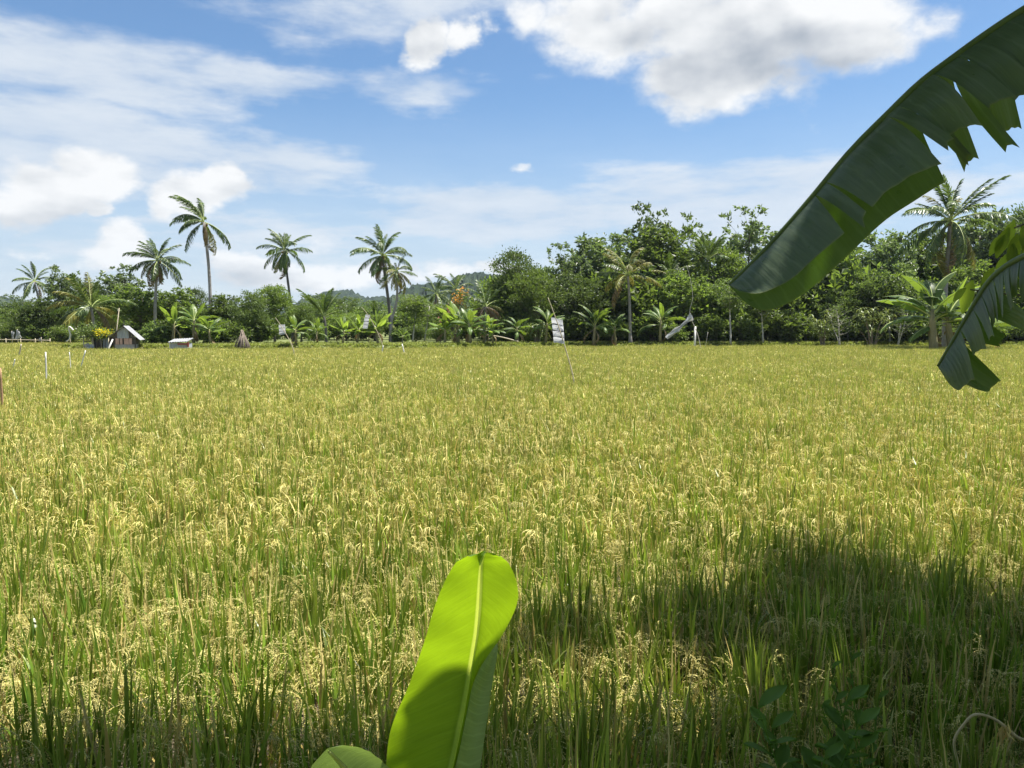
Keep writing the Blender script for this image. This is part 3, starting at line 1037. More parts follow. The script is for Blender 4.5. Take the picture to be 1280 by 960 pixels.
# ------------------------------------------------------------------ coconut palms
def frond_mesh(seed, droop, mats, L=4.3, hang=0.6, n=58):
    r = np.random.default_rng(seed)
    g = Geo()
    m = 12
    t = np.linspace(0, 1, m)
    ang = -droop * t ** 1.6
    ds = L / (m - 1)
    x = np.concatenate([[0], np.cumsum(np.cos((ang[1:] + ang[:-1]) / 2) * ds)])
    z = np.concatenate([[0], np.cumsum(np.sin((ang[1:] + ang[:-1]) / 2) * ds)])
    side = np.cumsum(r.normal(0, 0.012, m)) * L * 0.3
    mid = np.stack([x, side, z], 1)
    g.tube(mid, np.linspace(0.05, 0.008, m), 4, 1, cap=False)
    for s in (-1, 1):
        for k in range(n):
            u = 0.16 + 0.84 * (k + r.uniform(0, 0.6)) / n
            b = np.array([np.interp(u, t, mid[:, j]) for j in range(3)])
            a = np.interp(u, t, ang)
            fwd = np.array([math.cos(a), 0, math.sin(a)])
            up = np.array([-math.sin(a), 0, math.cos(a)])
            ll = 0.98 * math.sin(min(1.0, (u - 0.08) * 1.6) * math.pi / 2) * (1.0 - 0.62 * max(0, u - 0.55) / 0.45) * r.uniform(0.8, 1.1)
            sw = 0.55 + 0.35 * u + r.normal(0, 0.12)
            lift = 0.25 - hang * r.uniform(0.6, 1.5)
            d0 = np.array([0, s * math.cos(sw), 0]) + fwd * math.sin(sw) + up * lift
            d0 /= np.linalg.norm(d0)
            d1 = d0 * 0.7 + np.array([0, 0, -1]) * hang * r.uniform(0.7, 1.7)
            d1 /= np.linalg.norm(d1)
            p1 = b + d0 * ll * 0.5
            p2 = p1 + d1 * ll * 0.5
            wv = np.cross(d0, up)
            wv /= np.linalg.norm(wv) + 1e-9
            wv = wv * 0.8 + up * 0.5 * r.normal()
            w = 0.046
            pts = np.stack([np.stack([b - wv * w * 0.6, b + wv * w * 0.6]), np.stack([p1 - wv * w, p1 + wv * w]),
                            np.stack([p2 - wv * w * 0.15, p2 + wv * w * 0.15])])
            g.grid(pts, 0)
    return g.mesh('frond', mats)


FR = {
    'green': [frond_mesh(31, 0.5, ['frond_green', 'midrib'], hang=0.35), frond_mesh(32, 0.9, ['frond_green', 'midrib'], hang=0.6),
              frond_mesh(33, 1.3, ['frond_green', 'midrib'], hang=0.9), frond_mesh(34, 1.7, ['frond_green', 'midrib'], hang=1.2)],
    'yellow': [frond_mesh(35, 0.9, ['frond_yellow', 'midrib'], hang=0.7), frond_mesh(36, 1.4, ['frond_yellow', 'midrib'], hang=1.1)],
    'brown': [frond_mesh(37, 1.3, ['frond_brown', 'dry_stick'], hang=1.0)],
}


def coco_mesh():
    g = Geo()
    n, m = 7, 8
    P = np.zeros((n, m + 1, 3))
    for i in range(n):
        a = math.pi * i / (n - 1)
        for j in range(m + 1):
            b = 2 * math.pi * j / m
            P[i, j] = (0.12 * math.sin(a) * math.cos(b), 0.12 * math.sin(a) * math.sin(b), -0.15 * math.cos(a))
    g.grid(P)
    return g.mesh('coconut', ['coconut_husk'])


COCO = coco_mesh()


def palm(trunk_px, Y, label, nf=22, scale=1.0, wind=0.0, emax=82, emin=-55, old=3, brown=1, yellow=0.0, nuts=5, bark='bark_palm', r0=0.17,
         cat='palm tree', name='coconut_palm', group=None, seed=1, spread=1.0):
    """trunk_px: pixel points from the ground up to the crown"""
    r = np.random.default_rng(seed)
    pts = [at(px, py, Y) for px, py in trunk_px]
    zg = float(gz(pts[0].x, Y))
    root = Vector((pts[0].x, Y, zg))
    o = thing(name, label, cat, root, group)
    loc = [Vector((p.x - root.x, 0, p.z - zg)) for p in pts]
    loc[0].z = -0.2
    c = bez(loc, 16)
    g = Geo()
    rr = r0 * (1 - 0.38 * np.linspace(0, 1, 16))
    rr[0] *= 1.7
    rr[1] *= 1.2
    rr = rr * (1 + 0.05 * np.sin(np.arange(16) * 2.3))
    g.tube(c, rr, 10)
    link('trunk', g.mesh('trunk', [bark]), o)
    top = Vector(c[-1])
    nf = int(nf * 1.25)
    for k in range(nf):
        f = (k + 0.5) / nf
        e = emax + (emin - emax) * (f ** 1.1) + r.normal(0, 11)
        az = k * 2.39996 + r.normal(0, 0.5)
        dirv = np.array([math.cos(az) * spread, math.sin(az) * spread])
        dirv[0] += -wind * (1.1 if e > -10 else 0.4)
        az = math.atan2(dirv[1], dirv[0])
        if k >= nf - brown:
            me = FR['brown'][0]
        elif k >= nf - brown - old or r.uniform() < yellow:
            me = FR['yellow'][int(r.integers(0, 2))]
        else:
            di = 0 if e > 42 else (1 if e > 5 else (2 if e > -20 else 3))
            if wind and e > 20:
                di = min(3, di + 1)
            if e < -20:
                di = 1
            me = FR['green'][di]
        s = scale * r.uniform(0.66, 1.16) * (0.88 if e > 60 else 1.0)
        fr = link('frond', me, o)
        fr.matrix_local = Matrix.Translation(top + Vector((0, 0, 0.05))) @ Matrix.Rotation(az, 4, 'Z') @ Matrix.Rotation(-R(e), 4, 'Y') @ Matrix.Rotation(r.normal(0, 0.35), 4, 'X') @ Matrix.Scale(s, 4)
    for k in range(nuts):
        a = r.uniform(0, 6.28)
        q = link('coconut', COCO, o)
        q.location = top + Vector((0.27 * math.cos(a), 0.27 * math.sin(a), -0.12 - 0.3 * r.uniform()))
    return o


# ------------------------------------------------------------------ banana leaves
def lamina(g, mid, out, width, th0, th1, tears, base_t=0.0, seed=0, ns=7, mat=0, down_mix=0.5, jitter=0.12, gap=0.06, flare=None, per=0.02, ragged=False):
    """one half of a banana leaf along the curve mid (n,3): out(t)->unit vector sideways, th0..th1 hang angle from
    'out' towards 'down' (radians, may be functions of t). tears: list of t where the blade is split"""
    r = np.random.default_rng(seed)
    n = len(mid)
    tt = np.linspace(0, 1, n)
    tan = np.gradient(mid, axis=0)
    tan /= np.linalg.norm(tan, axis=1)[:, None]
    cuts = [base_t] + list(tears) + [1.0]
    for i in range(len(cuts) - 1):
        a, b = cuts[i], cuts[i + 1]
        k = max(3, int((b - a) / per) + 2)
        da = r.normal(0, jitter)
        sk = r.normal(0, 0.06)
        cut = gap * r.uniform(0.2, 1.0)
        wl = r.uniform(0.92, 1.06)
        slant = r.normal(-0.03, 0.13) if (tears and ragged) else 0.0
        rough_e = r.uniform(0, 6.28)
        P = np.zeros((k, ns, 3))
        SU = np.zeros((k, ns))
        SV = np.zeros((k, ns))
        for q in range(k):
            f = q / (k - 1)
            for j in range(ns):
                s = j / (ns - 1)
                # strips shrink towards their free end so that tears open
                fs = f
                if i > 0:
                    fs = fs + (1 - f) * cut * s
                if i < len(cuts) - 2:
                    fs = fs - f * cut * s
                t = a + (b - a) * fs
                m = np.array([np.interp(t, tt, mid[:, x]) for x in range(3)])
                T = np.array([np.interp(t, tt, tan[:, x]) for x in range(3)])
                T /= np.linalg.norm(T)
                O = np.array(out(t), float)
                O = O - T * (O @ T)
                O /= np.linalg.norm(O)
                D = np.array([0, 0, -1.0])
                Dp = D - T * (D @ T)
                Dp /= np.linalg.norm(Dp) + 1e-9
                D = Dp * (1 - down_mix) + D * down_mix
                D /= np.linalg.norm(D)
                w = width(t) * wl
                if ragged:
                    ea = -0.05 if i > 0 else 0.0
                    eb = -0.07 if i < len(cuts) - 2 else 0.0
                    w = w * (1 + slant * (f - 0.5) - ea * max(0, 1 - f / 0.3) ** 2 - eb * max(0, (f - 0.7) / 0.3) ** 2 + 0.012 * math.sin(f * 17 + rough_e))
                x0 = th0(t) if callable(th0) else th0
                x1 = (th1(t) if callable(th1) else th1) + da
                # integrate the bending blade
                steps = 6
                pos = m.copy()
                for u in range(steps):
                    v = (u + 0.5) / steps * s
                    th = x0 + (x1 - x0) * min(1.0, v * 1.5)
                    if flare:
                        th = th - flare(t) * max(0, v - 0.5) ** 2 * 4
                    pos = pos + (O * math.cos(th) + D * math.sin(th)) * (w * s / steps)
                pos = pos + T * (sk * w * s * s) + O * (0.012 * w) * math.sin(t * 60 + i)
                P[q, j] = pos
                SU[q, j] = t
                SV[q, j] = s
        g.grid(P, mat, SU, SV)


def far_leaf(seed, droop, torn, mats, L=2.3, W=0.31):
    """banana leaf for plants far across the field, local: grows along +X"""
    r = np.random.default_rng(seed)
    m = 9
    t = np.linspace(0, 1, m)
    ang = 0.15 - droop * t ** 1.5
    ds = L / (m - 1)
    x = np.concatenate([[0], np.cumsum(np.cos((ang[1:] + ang[:-1]) / 2) * ds)])
    z = np.concatenate([[0], np.cumsum(np.sin((ang[1:] + ang[:-1]) / 2) * ds)])
    mid = np.stack([x, np.zeros(m), z], 1)
    g = Geo()
    g.tube(mid, np.linspace(0.035, 0.008, m), 5, 1, cap=False)
    width = lambda u: W * max(0.05, math.sin(min(1, (u - 0.12) / 0.3) * math.pi / 2) * (1 if u < 0.6 else math.cos((u - 0.6) / 0.42 * math.pi / 2)))
    for s in (-1, 1):
        tears = sorted(r.uniform(0.25, 0.95, torn))
        lamina(g, mid, lambda u, s=s: (0, s, 0.1), width, -0.35, 0.35 + 0.45 * min(torn, 6) / 6 + r.uniform(0, 0.2), tears, 0.14, seed + s, 3, 0, 0.6, 0.25, 0.12, per=0.1)
    return g.mesh('leaf', mats)


BL = {
    'up': [far_leaf(51, 0.35, 1, ['banana_light', 'midrib']), far_leaf(52, 0.6, 2, ['banana_light', 'midrib'])],
    'arch': [far_leaf(53, 1.2, 3, ['banana_leaf', 'midrib']), far_leaf(54, 1.5, 5, ['banana_leaf', 'midrib'])],
    'hang': [far_leaf(55, 2.0, 7, ['banana_leaf', 'midrib'])],
    'dry': [far_leaf(56, 2.3, 8, ['banana_dry', 'dry_stick'], W=0.2)],
}
_g = Geo()
_g.tube([(0, 0, -0.1), (0.02, 0, 0.8), (0.0, 0.02, 1.6), (0.03, 0, 2.3)], [0.14, 0.12, 0.095, 0.06], 8)
STEM = _g.mesh('pseudostem', ['pseudostem'])


def banana(px, top, Y, label, group='banana plants at the field edge', nl=8, light=0.3, dry=1, seed=0, name='banana_plant', wide=1.25):
    r = np.random.default_rng(seed + 900)
    p = at(px, top, Y)
    zg = float(gz(p.x, Y))
    s = (p.z - zg) / 4.1
    o = thing(name, label, 'banana plant', (p.x, Y, zg), group, r.uniform(0, 6.28), (s * wide, s * wide, s))
    o.rotation_euler[0] = r.normal(0, 0.10)
    o.rotation_euler[1] = r.normal(0, 0.10)
    link('pseudostem', STEM, o)
    nl += 4
    for k in range(nl + dry):
        az = k * 2.4 + r.normal(0, 0.3)
        if k >= nl:
            e, me = -35 + r.normal(0, 10), BL['dry'][0]
        else:
            e = 74 - 66 * (k / max(1, nl - 1)) + r.normal(0, 6)
            if r.uniform() < light * 0.8:
                me = BL['up'][int(r.integers(0, 2))]
            elif e > 22:
                me = BL['arch'][int(r.integers(0, 2))]
            else:
                me = BL['hang'][0]
        lf = link('leaf', me, o)
        sc = r.uniform(0.75, 1.05)
        e += r.normal(0, 9)
        lf.matrix_local = Matrix.Translation((0.02, 0, 2.2 - 0.05 * k)) @ Matrix.Rotation(az, 4, 'Z') @ Matrix.Rotation(-R(e), 4, 'Y') @ Matrix.Rotation(r.normal(0, 0.5), 4, 'X') @ Matrix.Scale(sc, 4)
    return o


# ------------------------------------------------------------------ trees of the left and middle skyline
LBG = 'trees behind the hut and the palms'
tree('round', 1, 108, 346, 97, 62, 'dark green tree behind the crown of the low palm left of the hut', group=LBG)
tree('tuft', 0, 40, 366, 93, 50, 'light leafy tree behind the white flags at the far left', group=LBG)
tree('airy', 0, 75, 328, 96, 52, 'grey-green open-crowned tree just right of the leaning far palm', group=LBG)
tree('airy', 0, 150, 327, 98, 72, 'pale large-leaved tree rising behind the hut roof', group=LBG)
tree('feathery', 1, 18, 378, 98, 60, 'low bushy tree at the left frame edge below the hill', group=LBG)
tree('dark', 1, 62, 372, 94, 46, 'dark round bush-like tree under the leaning far palm', group=LBG)
tree('round', 0, 128, 362, 92, 58, 'olive green tree between the drooping young palm and the hut', group=LBG)
tree('tuft', 1, 172, 357, 86, 72, 'leafy green tree directly behind the hut ridge', group=LBG)
tree('tuft', 1, 214, 360, 88, 66, 'leaf-tufted tree below the bushy windblown palm', group=LBG)
tree('dark', 0, 245, 359, 92, 36, 'dark flat-topped tree with layered leaves left of the tall palm trunk', group=LBG)
tree('rosette', 1, 282, 364, 80, 52, 'wide dark green fruit tree right of the tall palm trunk', group=LBG)
tree('round', 1, 311, 362, 79, 54, 'dense low-branched tree above the stack of dry sticks', group=LBG)
tree('round', 0, 342, 350, 84, 56, 'rounded tree at the foot of the palm with a dark straight trunk', group=LBG)
tree('dark', 1, 376, 374, 88, 44, 'dark green tree just left of the spiky young palm', group=LBG)
tree('slim', 1, 398, 368, 96, 26, 'thin pale tree poking up behind the spiky young palm', group=LBG)
tree('feathery', 1, 432, 386, 96, 56, 'low feathery tree in front of the rounded blue hill', group=LBG)
tree('slim', 0, 515, 362, 84, 40, 'slender tree with a pale trunk right of the twin palms', group=LBG)
tree('slim', 1, 530, 372, 86, 34, 'thin light-trunked tree, second right of the twin palms', group=LBG)
tree('slim', 0, 548, 376, 92, 38, 'slim tree with drooping crown left of the orange flowers', group=LBG)
tree('round', 0, 468, 390, 94, 46, 'small green tree behind the dark-trunked palm', group=LBG)
for i, (px, top, w, k, v, Y) in enumerate([(405, 392, 50, 'round', 1, 120), (452, 396, 46, 'feathery', 1, 130), (498, 388, 52, 'round', 0, 125),
                                           (560, 388, 54, 'dark', 1, 120), (590, 386, 56, 'round', 1, 118), (622, 380, 50, 'feathery', 1, 122),
                                           (360, 388, 44, 'feathery', 1, 125), (250, 392, 44, 'round', 0, 120), (100, 392, 52, 'round', 1, 122),
                                           (30, 398, 52, 'feathery', 1, 124), (-15, 392, 46, 'round', 0, 120), (430, 398, 50, 'dark', 1, 128),
                                           (530, 390, 50, 'feathery', 1, 126), (190, 392, 52, 'dark', 1, 118)]):
    tree(k, v, px, top, Y, w, 'small far tree in the hazy green belt beyond the palms', group='far trees of the green belt beyond the palms')

# ------------------------------------------------------------------ forest on the right
FG = 'trees of the wood on the right'
tree('dark', 0, 642, 310, 84, 74, 'dark flat-topped tree at the left corner of the wood', group=FG)
tree('feathery', 1, 668, 322, 80, 64, 'olive feathery tree beside the wood corner', group=FG)
tree('airy', 0, 706, 299, 88, 66, 'grey-green large-leaved tree, second from the wood corner', group=FG)
tree('rosette', 0, 752, 286, 92, 92, 'tall rounded grey-green tree left of the yellow drooping palm', group=FG)
tree('round', 1, 722, 340, 81, 74, 'dense dark tree above the nearest white banner', group=FG)
tree('rosette', 1, 822, 272, 90, 100, 'tallest open tree of the wood with leaf tufts against the sky', group=FG)
tree('airy', 0, 812, 246, 94, 74, 'thin high crown of leaf tufts topping the wood', group=FG)
tree('airy', 1, 866, 268, 96, 66, 'leafy tree behind the dark upright palm in the wood', group=FG)
tree('airy', 0, 936, 252, 92, 84, 'high airy tree left of the big banana leaf', group=FG)
tree('round', 0, 905, 300, 88, 80, 'broad green tree below the airy tree by the banana leaf', group=FG)
tree('tuft', 1, 850, 338, 82, 80, 'green leaf-tufted tree behind the torn plastic sheet', group=FG)
tree('round', 1, 790, 345, 86, 74, 'dark tree under the yellow drooping palm', group=FG)
tree('tuft', 0, 905, 345, 82, 66, 'light leaf-tufted tree with a pale stem left of the banana leaf tip', group=FG)
tree('rosette', 0, 1000, 280, 94, 80, 'large tree hidden behind the tip half of the big banana leaf', group=FG)
tree('tuft', 1, 968, 335, 83, 76, 'green tree under the tip of the big banana leaf', group=FG)
tree('round', 1, 1052, 302, 94, 84, 'dark tree showing below the middle of the big banana leaf', group=FG)
tree('rosette', 0, 1112, 282, 92, 78, 'dark glossy tree left of the big right-hand palm', group=FG)
tree('feathery', 0, 1062, 328, 82, 70, 'bright feathery tree with a bare white branch', group=FG)
tree('tuft', 0, 1116, 330, 80, 76, 'light green leaf-tufted tree left of the banana clump on the right', group=FG)
tree('rosette', 1, 1164, 276, 96, 70, 'tree filling the gap behind the big right-hand palm trunk', group=FG)
tree('rosette', 0, 1238, 256, 92, 90, 'dark tree right of the big palm crown', group=FG)
tree('round', 1, 1288, 248, 92, 80, 'dark tree at the right frame edge', group=FG)
tree('tuft', 1, 1215, 325, 84, 80, 'leaf-tufted green tree below the right fronds of the big palm', group=FG)
tree('round', 0, 1275, 330, 84, 76, 'low tree behind the torn drooping banana leaf', group=FG)
tree('bare', 0, 1052, 372, 79, 54, 'small half-bare tree with white forked stem in front of the wood', group=FG)
tree('bare', 0, 1124, 378, 79, 58, 'leaning half-bare tree with pale twisted stem near the right bananas', group=FG)
tree('slim', 0, 955, 352, 80, 34, 'slim dark-stemmed sapling under the banana leaf tip', group=FG)
tree('slim', 1, 915, 338, 79, 40, 'sapling with a thin white stem right of the torn plastic sheet', group=FG)

SG = 'shrubs at the foot of the wood'
for px, top, w, v, Y, lb in [
        (634, 392, 44, 0, 80, 'bushy shrub at the wood corner beside the dry palm'),
        (664, 398, 44, 1, 79, 'bright shrub left of the nearest white banner'),
        (712, 392, 52, 2, 80, 'broad-leaved shrub right behind the nearest white banner'),
        (770, 396, 54, 0, 80, 'shrub under the yellow drooping palm'),
        (815, 388, 54, 2, 80, 'broad-leaved shrub left of the torn plastic sheet'),
        (842, 402, 40, 0, 79, 'low dark shrub behind the torn plastic sheet'),
        (890, 390, 50, 2, 80, 'broad-leaved shrub right of the torn plastic sheet'),
        (930, 392, 50, 1, 80, 'light shrub below the banana leaf tip'),
        (985, 385, 56, 2, 80, 'leafy shrub left of the drooping reed clumps'),
        (1028, 400, 44, 0, 80, 'low shrub between the two reed clumps'),
        (1082, 402, 46, 1, 80, 'light green shrub right of the right reed clump'),
        (1135, 398, 50, 2, 80, 'shrub at the foot of the leaning half-bare tree'),
        (1172, 400, 50, 0, 80, 'dark shrub under the right banana clump'),
        (1235, 392, 56, 2, 80, 'shrub seen behind the torn drooping banana leaf'),
        (1285, 395, 50, 0, 80, 'shrub at the right frame edge')]:
    tree('shrub', v, px, top, Y, w, lb, 'shrub', 'shrub', SG)
SG2 = 'shrubs along the far left field edge'
for px, top, w, v, Y, lb in [
        (10, 402, 40, 0, 94, 'bush at the far left behind the white flags'),
        (45, 400, 40, 1, 93, 'light bush behind the leaning far palm trunk'),
        (78, 404, 40, 0, 92, 'bush left of the flowering shelter'),
        (192, 402, 42, 1, 74, 'round green bush right of the hut'),
        (208, 398, 34, 2, 75, 'glossy bush behind the low zinc shed'),
        (268, 402, 40, 2, 76, 'bush right of the tall palm foot'),
        (290, 396, 50, 0, 77, 'dark bush left of the stack of dry sticks'),
        (326, 396, 42, 1, 80, 'bush right of the stack of dry sticks'),
        (392, 402, 40, 0, 88, 'bush below the spiky young palm'),
        (500, 408, 26, 1, 80, 'small bright bush right of the pale curved palm foot'),
        (520, 406, 40, 0, 88, 'bush among the thin light-trunked trees'),
        (550, 402, 34, 0, 84, 'bush left of the lush banana thicket')]:
    tree('shrub', v, px, top, Y, w, lb, 'shrub', 'shrub', SG2)

# deep undergrowth that closes the wood behind the front row
def build_under():
    kinds = [KIND['shrub'][0]['crown'], KIND['shrub'][2]['crown'], KIND['round'][1]['crown']]
    P, I, S = [], [], []
    for k in range(150):
        y = rng.uniform(86, 112)
        x = rng.uniform(-0.02 * y, 0.76 * y)
        P.append((x, y, float(gz(x, y))))
        I.append(int(rng.integers(0, 2)))
        s = rng.uniform(1.0, 1.9)
        S.append((s, s, s * rng.uniform(0.9, 1.5)))
    for k in range(60):
        y = rng.uniform(98, 115)
        x = rng.uniform(-0.76 * y, 0.0)
        P.append((x, y, float(gz(x, y))))
        I.append(int(rng.integers(0, 2)))
        s = rng.uniform(0.7, 1.2)
        S.append((s, s, s))
    for k in range(70):
        y = rng.uniform(140, 240)
        x = rng.uniform(-0.75 * y, 0.8 * y)
        P.append((x, y, DRY - 1.5))
        I.append(2)
        s = rng.uniform(0.7, 1.1)
        S.append((s * 1.3, s * 1.3, s * 0.75))
    n = len(P)
    scatter('undergrowth', P, np.stack([np.zeros(n), np.zeros(n), rng.uniform(0, 6.28, n)], 1), S, I, kinds,
            'tangled green undergrowth and distant wood behind the front trees', 'undergrowth')


build_under()

# ------------------------------------------------------------------ coconut palms
palm([(62, 424), (58, 404), (50, 380), (43, 352)], 100, 'small leaning coconut palm at the far left', 18, 0.72, 0.1, old=2, nuts=0, seed=3)
palm([(118, 426), (117, 405), (114, 385)], 80, 'low coconut palm with arching pale fronds left of the hut', 22, 1.0, 0.0, 86, -32, old=4, brown=1, yellow=0.15, nuts=0, bark='bark_palm', seed=5, r0=0.2)
palm([(194, 426), (194, 380), (197, 326)], 84, 'bushy windblown coconut palm left of the tall one', 30, 0.78, 0.35, 84, -70, old=5, brown=4, seed=7, r0=0.2)
palm([(262, 428), (263, 385), (261, 335), (255, 278)], 80, 'tallest coconut palm with a long bare grey trunk and windblown crown', 22, 0.86, 0.95, 84, -70, old=2, brown=2, seed=9, bark='bark_palm', r0=0.2)
palm([(367, 424), (364, 385), (359, 345), (356, 314)], 88, 'coconut palm with a dark straight trunk behind the rounded tree', 24, 0.78, 0.25, 84, -62, old=1, brown=1, seed=12, bark='bark_palm_shaded')
palm([(489, 424), (487, 390), (482, 350), (478, 320)], 82, 'taller dark-trunked palm of the twin pair in the middle', 26, 0.84, 0.1, 86, -66, old=4, brown=2, seed=15, bark='bark_palm_shaded', nuts=7, r0=0.2)
palm([(490, 426), (489, 405), (496, 375), (496, 340)], 80, 'shorter palm of the twin pair with a pale curved trunk', 15, 0.62, -0.1, 70, -70, old=3, brown=2, yellow=0.5, seed=17, nuts=3)
palm([(408, 424), (407, 408), (405, 396)], 84, 'spiky young palm with upright fronds', 12, 0.88, 0.0, 84, 38, old=0, brown=0, nuts=0, seed=19, bark='bark_palm_shaded')
palm([(606, 426), (606, 405), (607, 384)], 83, 'half-dead palm with dry grey-brown fronds at the wood corner', 17, 0.78, 0.0, 80, -60, old=2, brown=9, nuts=0, seed=21, bark='bark_palm')
palm([(572, 420), (571, 390), (570, 362)], 112, 'far dark palm behind the orange flowers', 18, 0.85, 0.1, seed=23, nuts=0, bark='bark_palm_shaded')
palm([(545, 422), (545, 390), (545, 368)], 108, 'far dark palm left of the orange flowers', 18, 0.8, 0.1, seed=24, nuts=0, bark='bark_palm_shaded')
palm([(470, 424), (470, 398)], 96, 'low palm behind the dark palm trunk of the twin pair', 12, 0.7, 0.0, 75, -10, seed=25, nuts=0)
palm([(788, 428), (787, 380), (785, 345)], 81, 'yellowish coconut palm drooping in front of the wood', 17, 0.86, 0.0, 80, -30, old=5, brown=1, yellow=0.6, nuts=0, seed=27)
palm([(838, 425), (838, 370), (838, 345)], 88, 'light green palm between the tall wood trees', 11, 0.7, 0.0, 84, 20, old=1, brown=0, yellow=0.2, nuts=0, seed=29)
palm([(884, 425), (884, 360), (885, 325)], 90, 'dark upright palm inside the wood', 16, 0.85, 0.0, 86, 25, old=0, brown=1, nuts=0, seed=31, bark='bark_palm_shaded')
palm([(1181, 426), (1181, 385), (1184, 330), (1188, 277)], 74, 'big coconut palm on the right with long bright fronds', 28, 1.30, 0.0, 86, -58, old=4, brown=1, yellow=0.12, nuts=8, seed=33, bark='bark_palm', r0=0.24)

# ------------------------------------------------------------------ banana plants across the field
banana(214, 378, 74, 'banana plant with upright light leaves behind the low zinc shed', nl=7, light=0.6, seed=1)
banana(240, 374, 75, 'banana plant just left of the tall palm foot', nl=8, light=0.5, seed=2)
banana(262, 392, 73, 'small banana plant right of the tall palm foot', nl=7, light=0.3, seed=3)
banana(369, 392, 72, 'banana plant right beside the leftmost white banner', nl=9, light=0.25, dry=2, seed=4, wide=1.2)
banana(396, 398, 76, 'banana plant with a long arched leaf left of the middle banner', nl=6, light=0.3, seed=5)
banana(428, 396, 74, 'bright green banana plant left of the middle white banner', nl=8, light=0.8, seed=6, wide=1.2)
banana(446, 394, 75, 'leafy light banana plant touching the middle white banner', nl=8, light=0.8, seed=7)
banana(472, 388, 75, 'banana plant with a spear leaf right of the middle white banner', nl=8, light=0.4, dry=2, seed=8, wide=1.2)
banana(503, 410, 75, 'very small banana plant right of the twin palms', nl=4, light=0.9, dry=0, seed=9)
for i, (px, top, lb) in enumerate([(556, 388, 'leftmost banana plant of the lush thicket under orange flowers'),
                                   (572, 378, 'banana plant of the lush thicket right under the orange flowers'),
                                   (588, 382, 'banana plant in the middle of the lush thicket'),
                                   (604, 388, 'banana plant of the lush thicket in front of the dry palm'),
                                   (616, 398, 'rightmost low banana plant of the lush thicket')]):
    banana(px, top, 76 + (i % 2), lb, 'banana thicket under the orange flowers', 9, 0.35, 1, 20 + i, wide=1.35)
banana(648, 392, 78.5, 'banana plant left of the nearest white banner pole', nl=8, light=0.0, seed=30, wide=1.2)
banana(682, 380, 79, 'banana plant behind the top of the nearest white banner', nl=8, light=0.0, seed=31, wide=1.2)
banana(742, 378, 79, 'banana plant with big arching leaves right of the nearest banner', nl=8, light=0.0, dry=2, seed=32, wide=1.3)
banana(770, 390, 80, 'dark banana plant left of the torn plastic sheet', nl=8, light=0.0, seed=33, wide=1.3)
banana(826, 372, 81, 'tall banana plant in the wood edge by the torn plastic sheet', nl=8, light=0.0, seed=34, wide=1.2)
banana(1172, 338, 68, 'tall banana plant with broad bright leaves below the big palm', nl=9, light=0.15, dry=1, seed=35, wide=1.6)
banana(1196, 348, 69, 'second tall banana plant right under the big palm trunk', nl=9, light=0.15, dry=1, seed=36, wide=1.6)
banana(1222, 372, 70, 'lower banana plant seen between the torn leaf and the big palm', nl=8, light=0.1, dry=2, seed=37, wide=1.6)

# ------------------------------------------------------------------ reed clumps, canna flowers
def reeds(px, top, Y, label, seed, wpx):
    r = np.random.default_rng(seed)
    p = at(px, top, Y)
    zg = float(gz(p.x, Y))
    o = thing('reed_clump', label, 'reeds', (p.x, Y, zg), 'drooping reed clumps before the wood')
    H = p.z - zg
    Wm = wpx * Y / FPX / 2
    g = Geo()
    gs = Geo()
    for s in range(11):
        a = r.uniform(0, 6.28)
        ln = r.uniform(0.2, 0.8) * Wm
        hh = H * r.uniform(0.45, 0.92)
        tip = np.array([math.cos(a) * ln, math.sin(a) * ln * 0.6, hh])
        gs.tube(bez([(0.2 * math.cos(a), 0.2 * math.sin(a), -0.1), (tip[0] * 0.4, tip[1] * 0.4, hh * 0.55), tip], 6), np.linspace(0.045, 0.02, 6), 5, cap=False)
        for k in range(24):
            b = r.uniform(0, 6.28)
            d = np.array([math.cos(b), math.sin(b), 0])
            Ln = r.uniform(0.9, 1.5)
            t = np.linspace(0, 1, 6)
            ang = 0.3 + r.uniform(1.6, 2.7) * t
            hor = np.cumsum(np.sin(ang)) * Ln / 6
            ver = np.cumsum(np.cos(ang)) * Ln / 6
            c = tip + d[None] * hor[:, None] + np.array([0, 0, 1])[None] * ver[:, None] - np.array([0, 0, r.uniform(0, 1.2)])
            sd = np.array([-d[1], d[0], 0])
            w = 0.045 * np.array([0.6, 1, 1, 0.9, 0.6, 0.1])
            g.grid(np.stack([c - sd * w[:, None], c + sd * w[:, None]], 1))
    link('stem', gs.mesh('stem', ['dry_stick']), o)
    lf = link('foliage', g.mesh('foliage', ['reed_leaf']), o)


reeds(1030, 386, 79.6, 'left drooping reed clump in front of the wood', 61, 42)
reeds(1092, 382, 79.4, 'right drooping reed clump with pale hanging blades', 62, 54)
reeds(672, 402, 79.0, 'small pale reed clump left of the nearest banner', 63, 34)


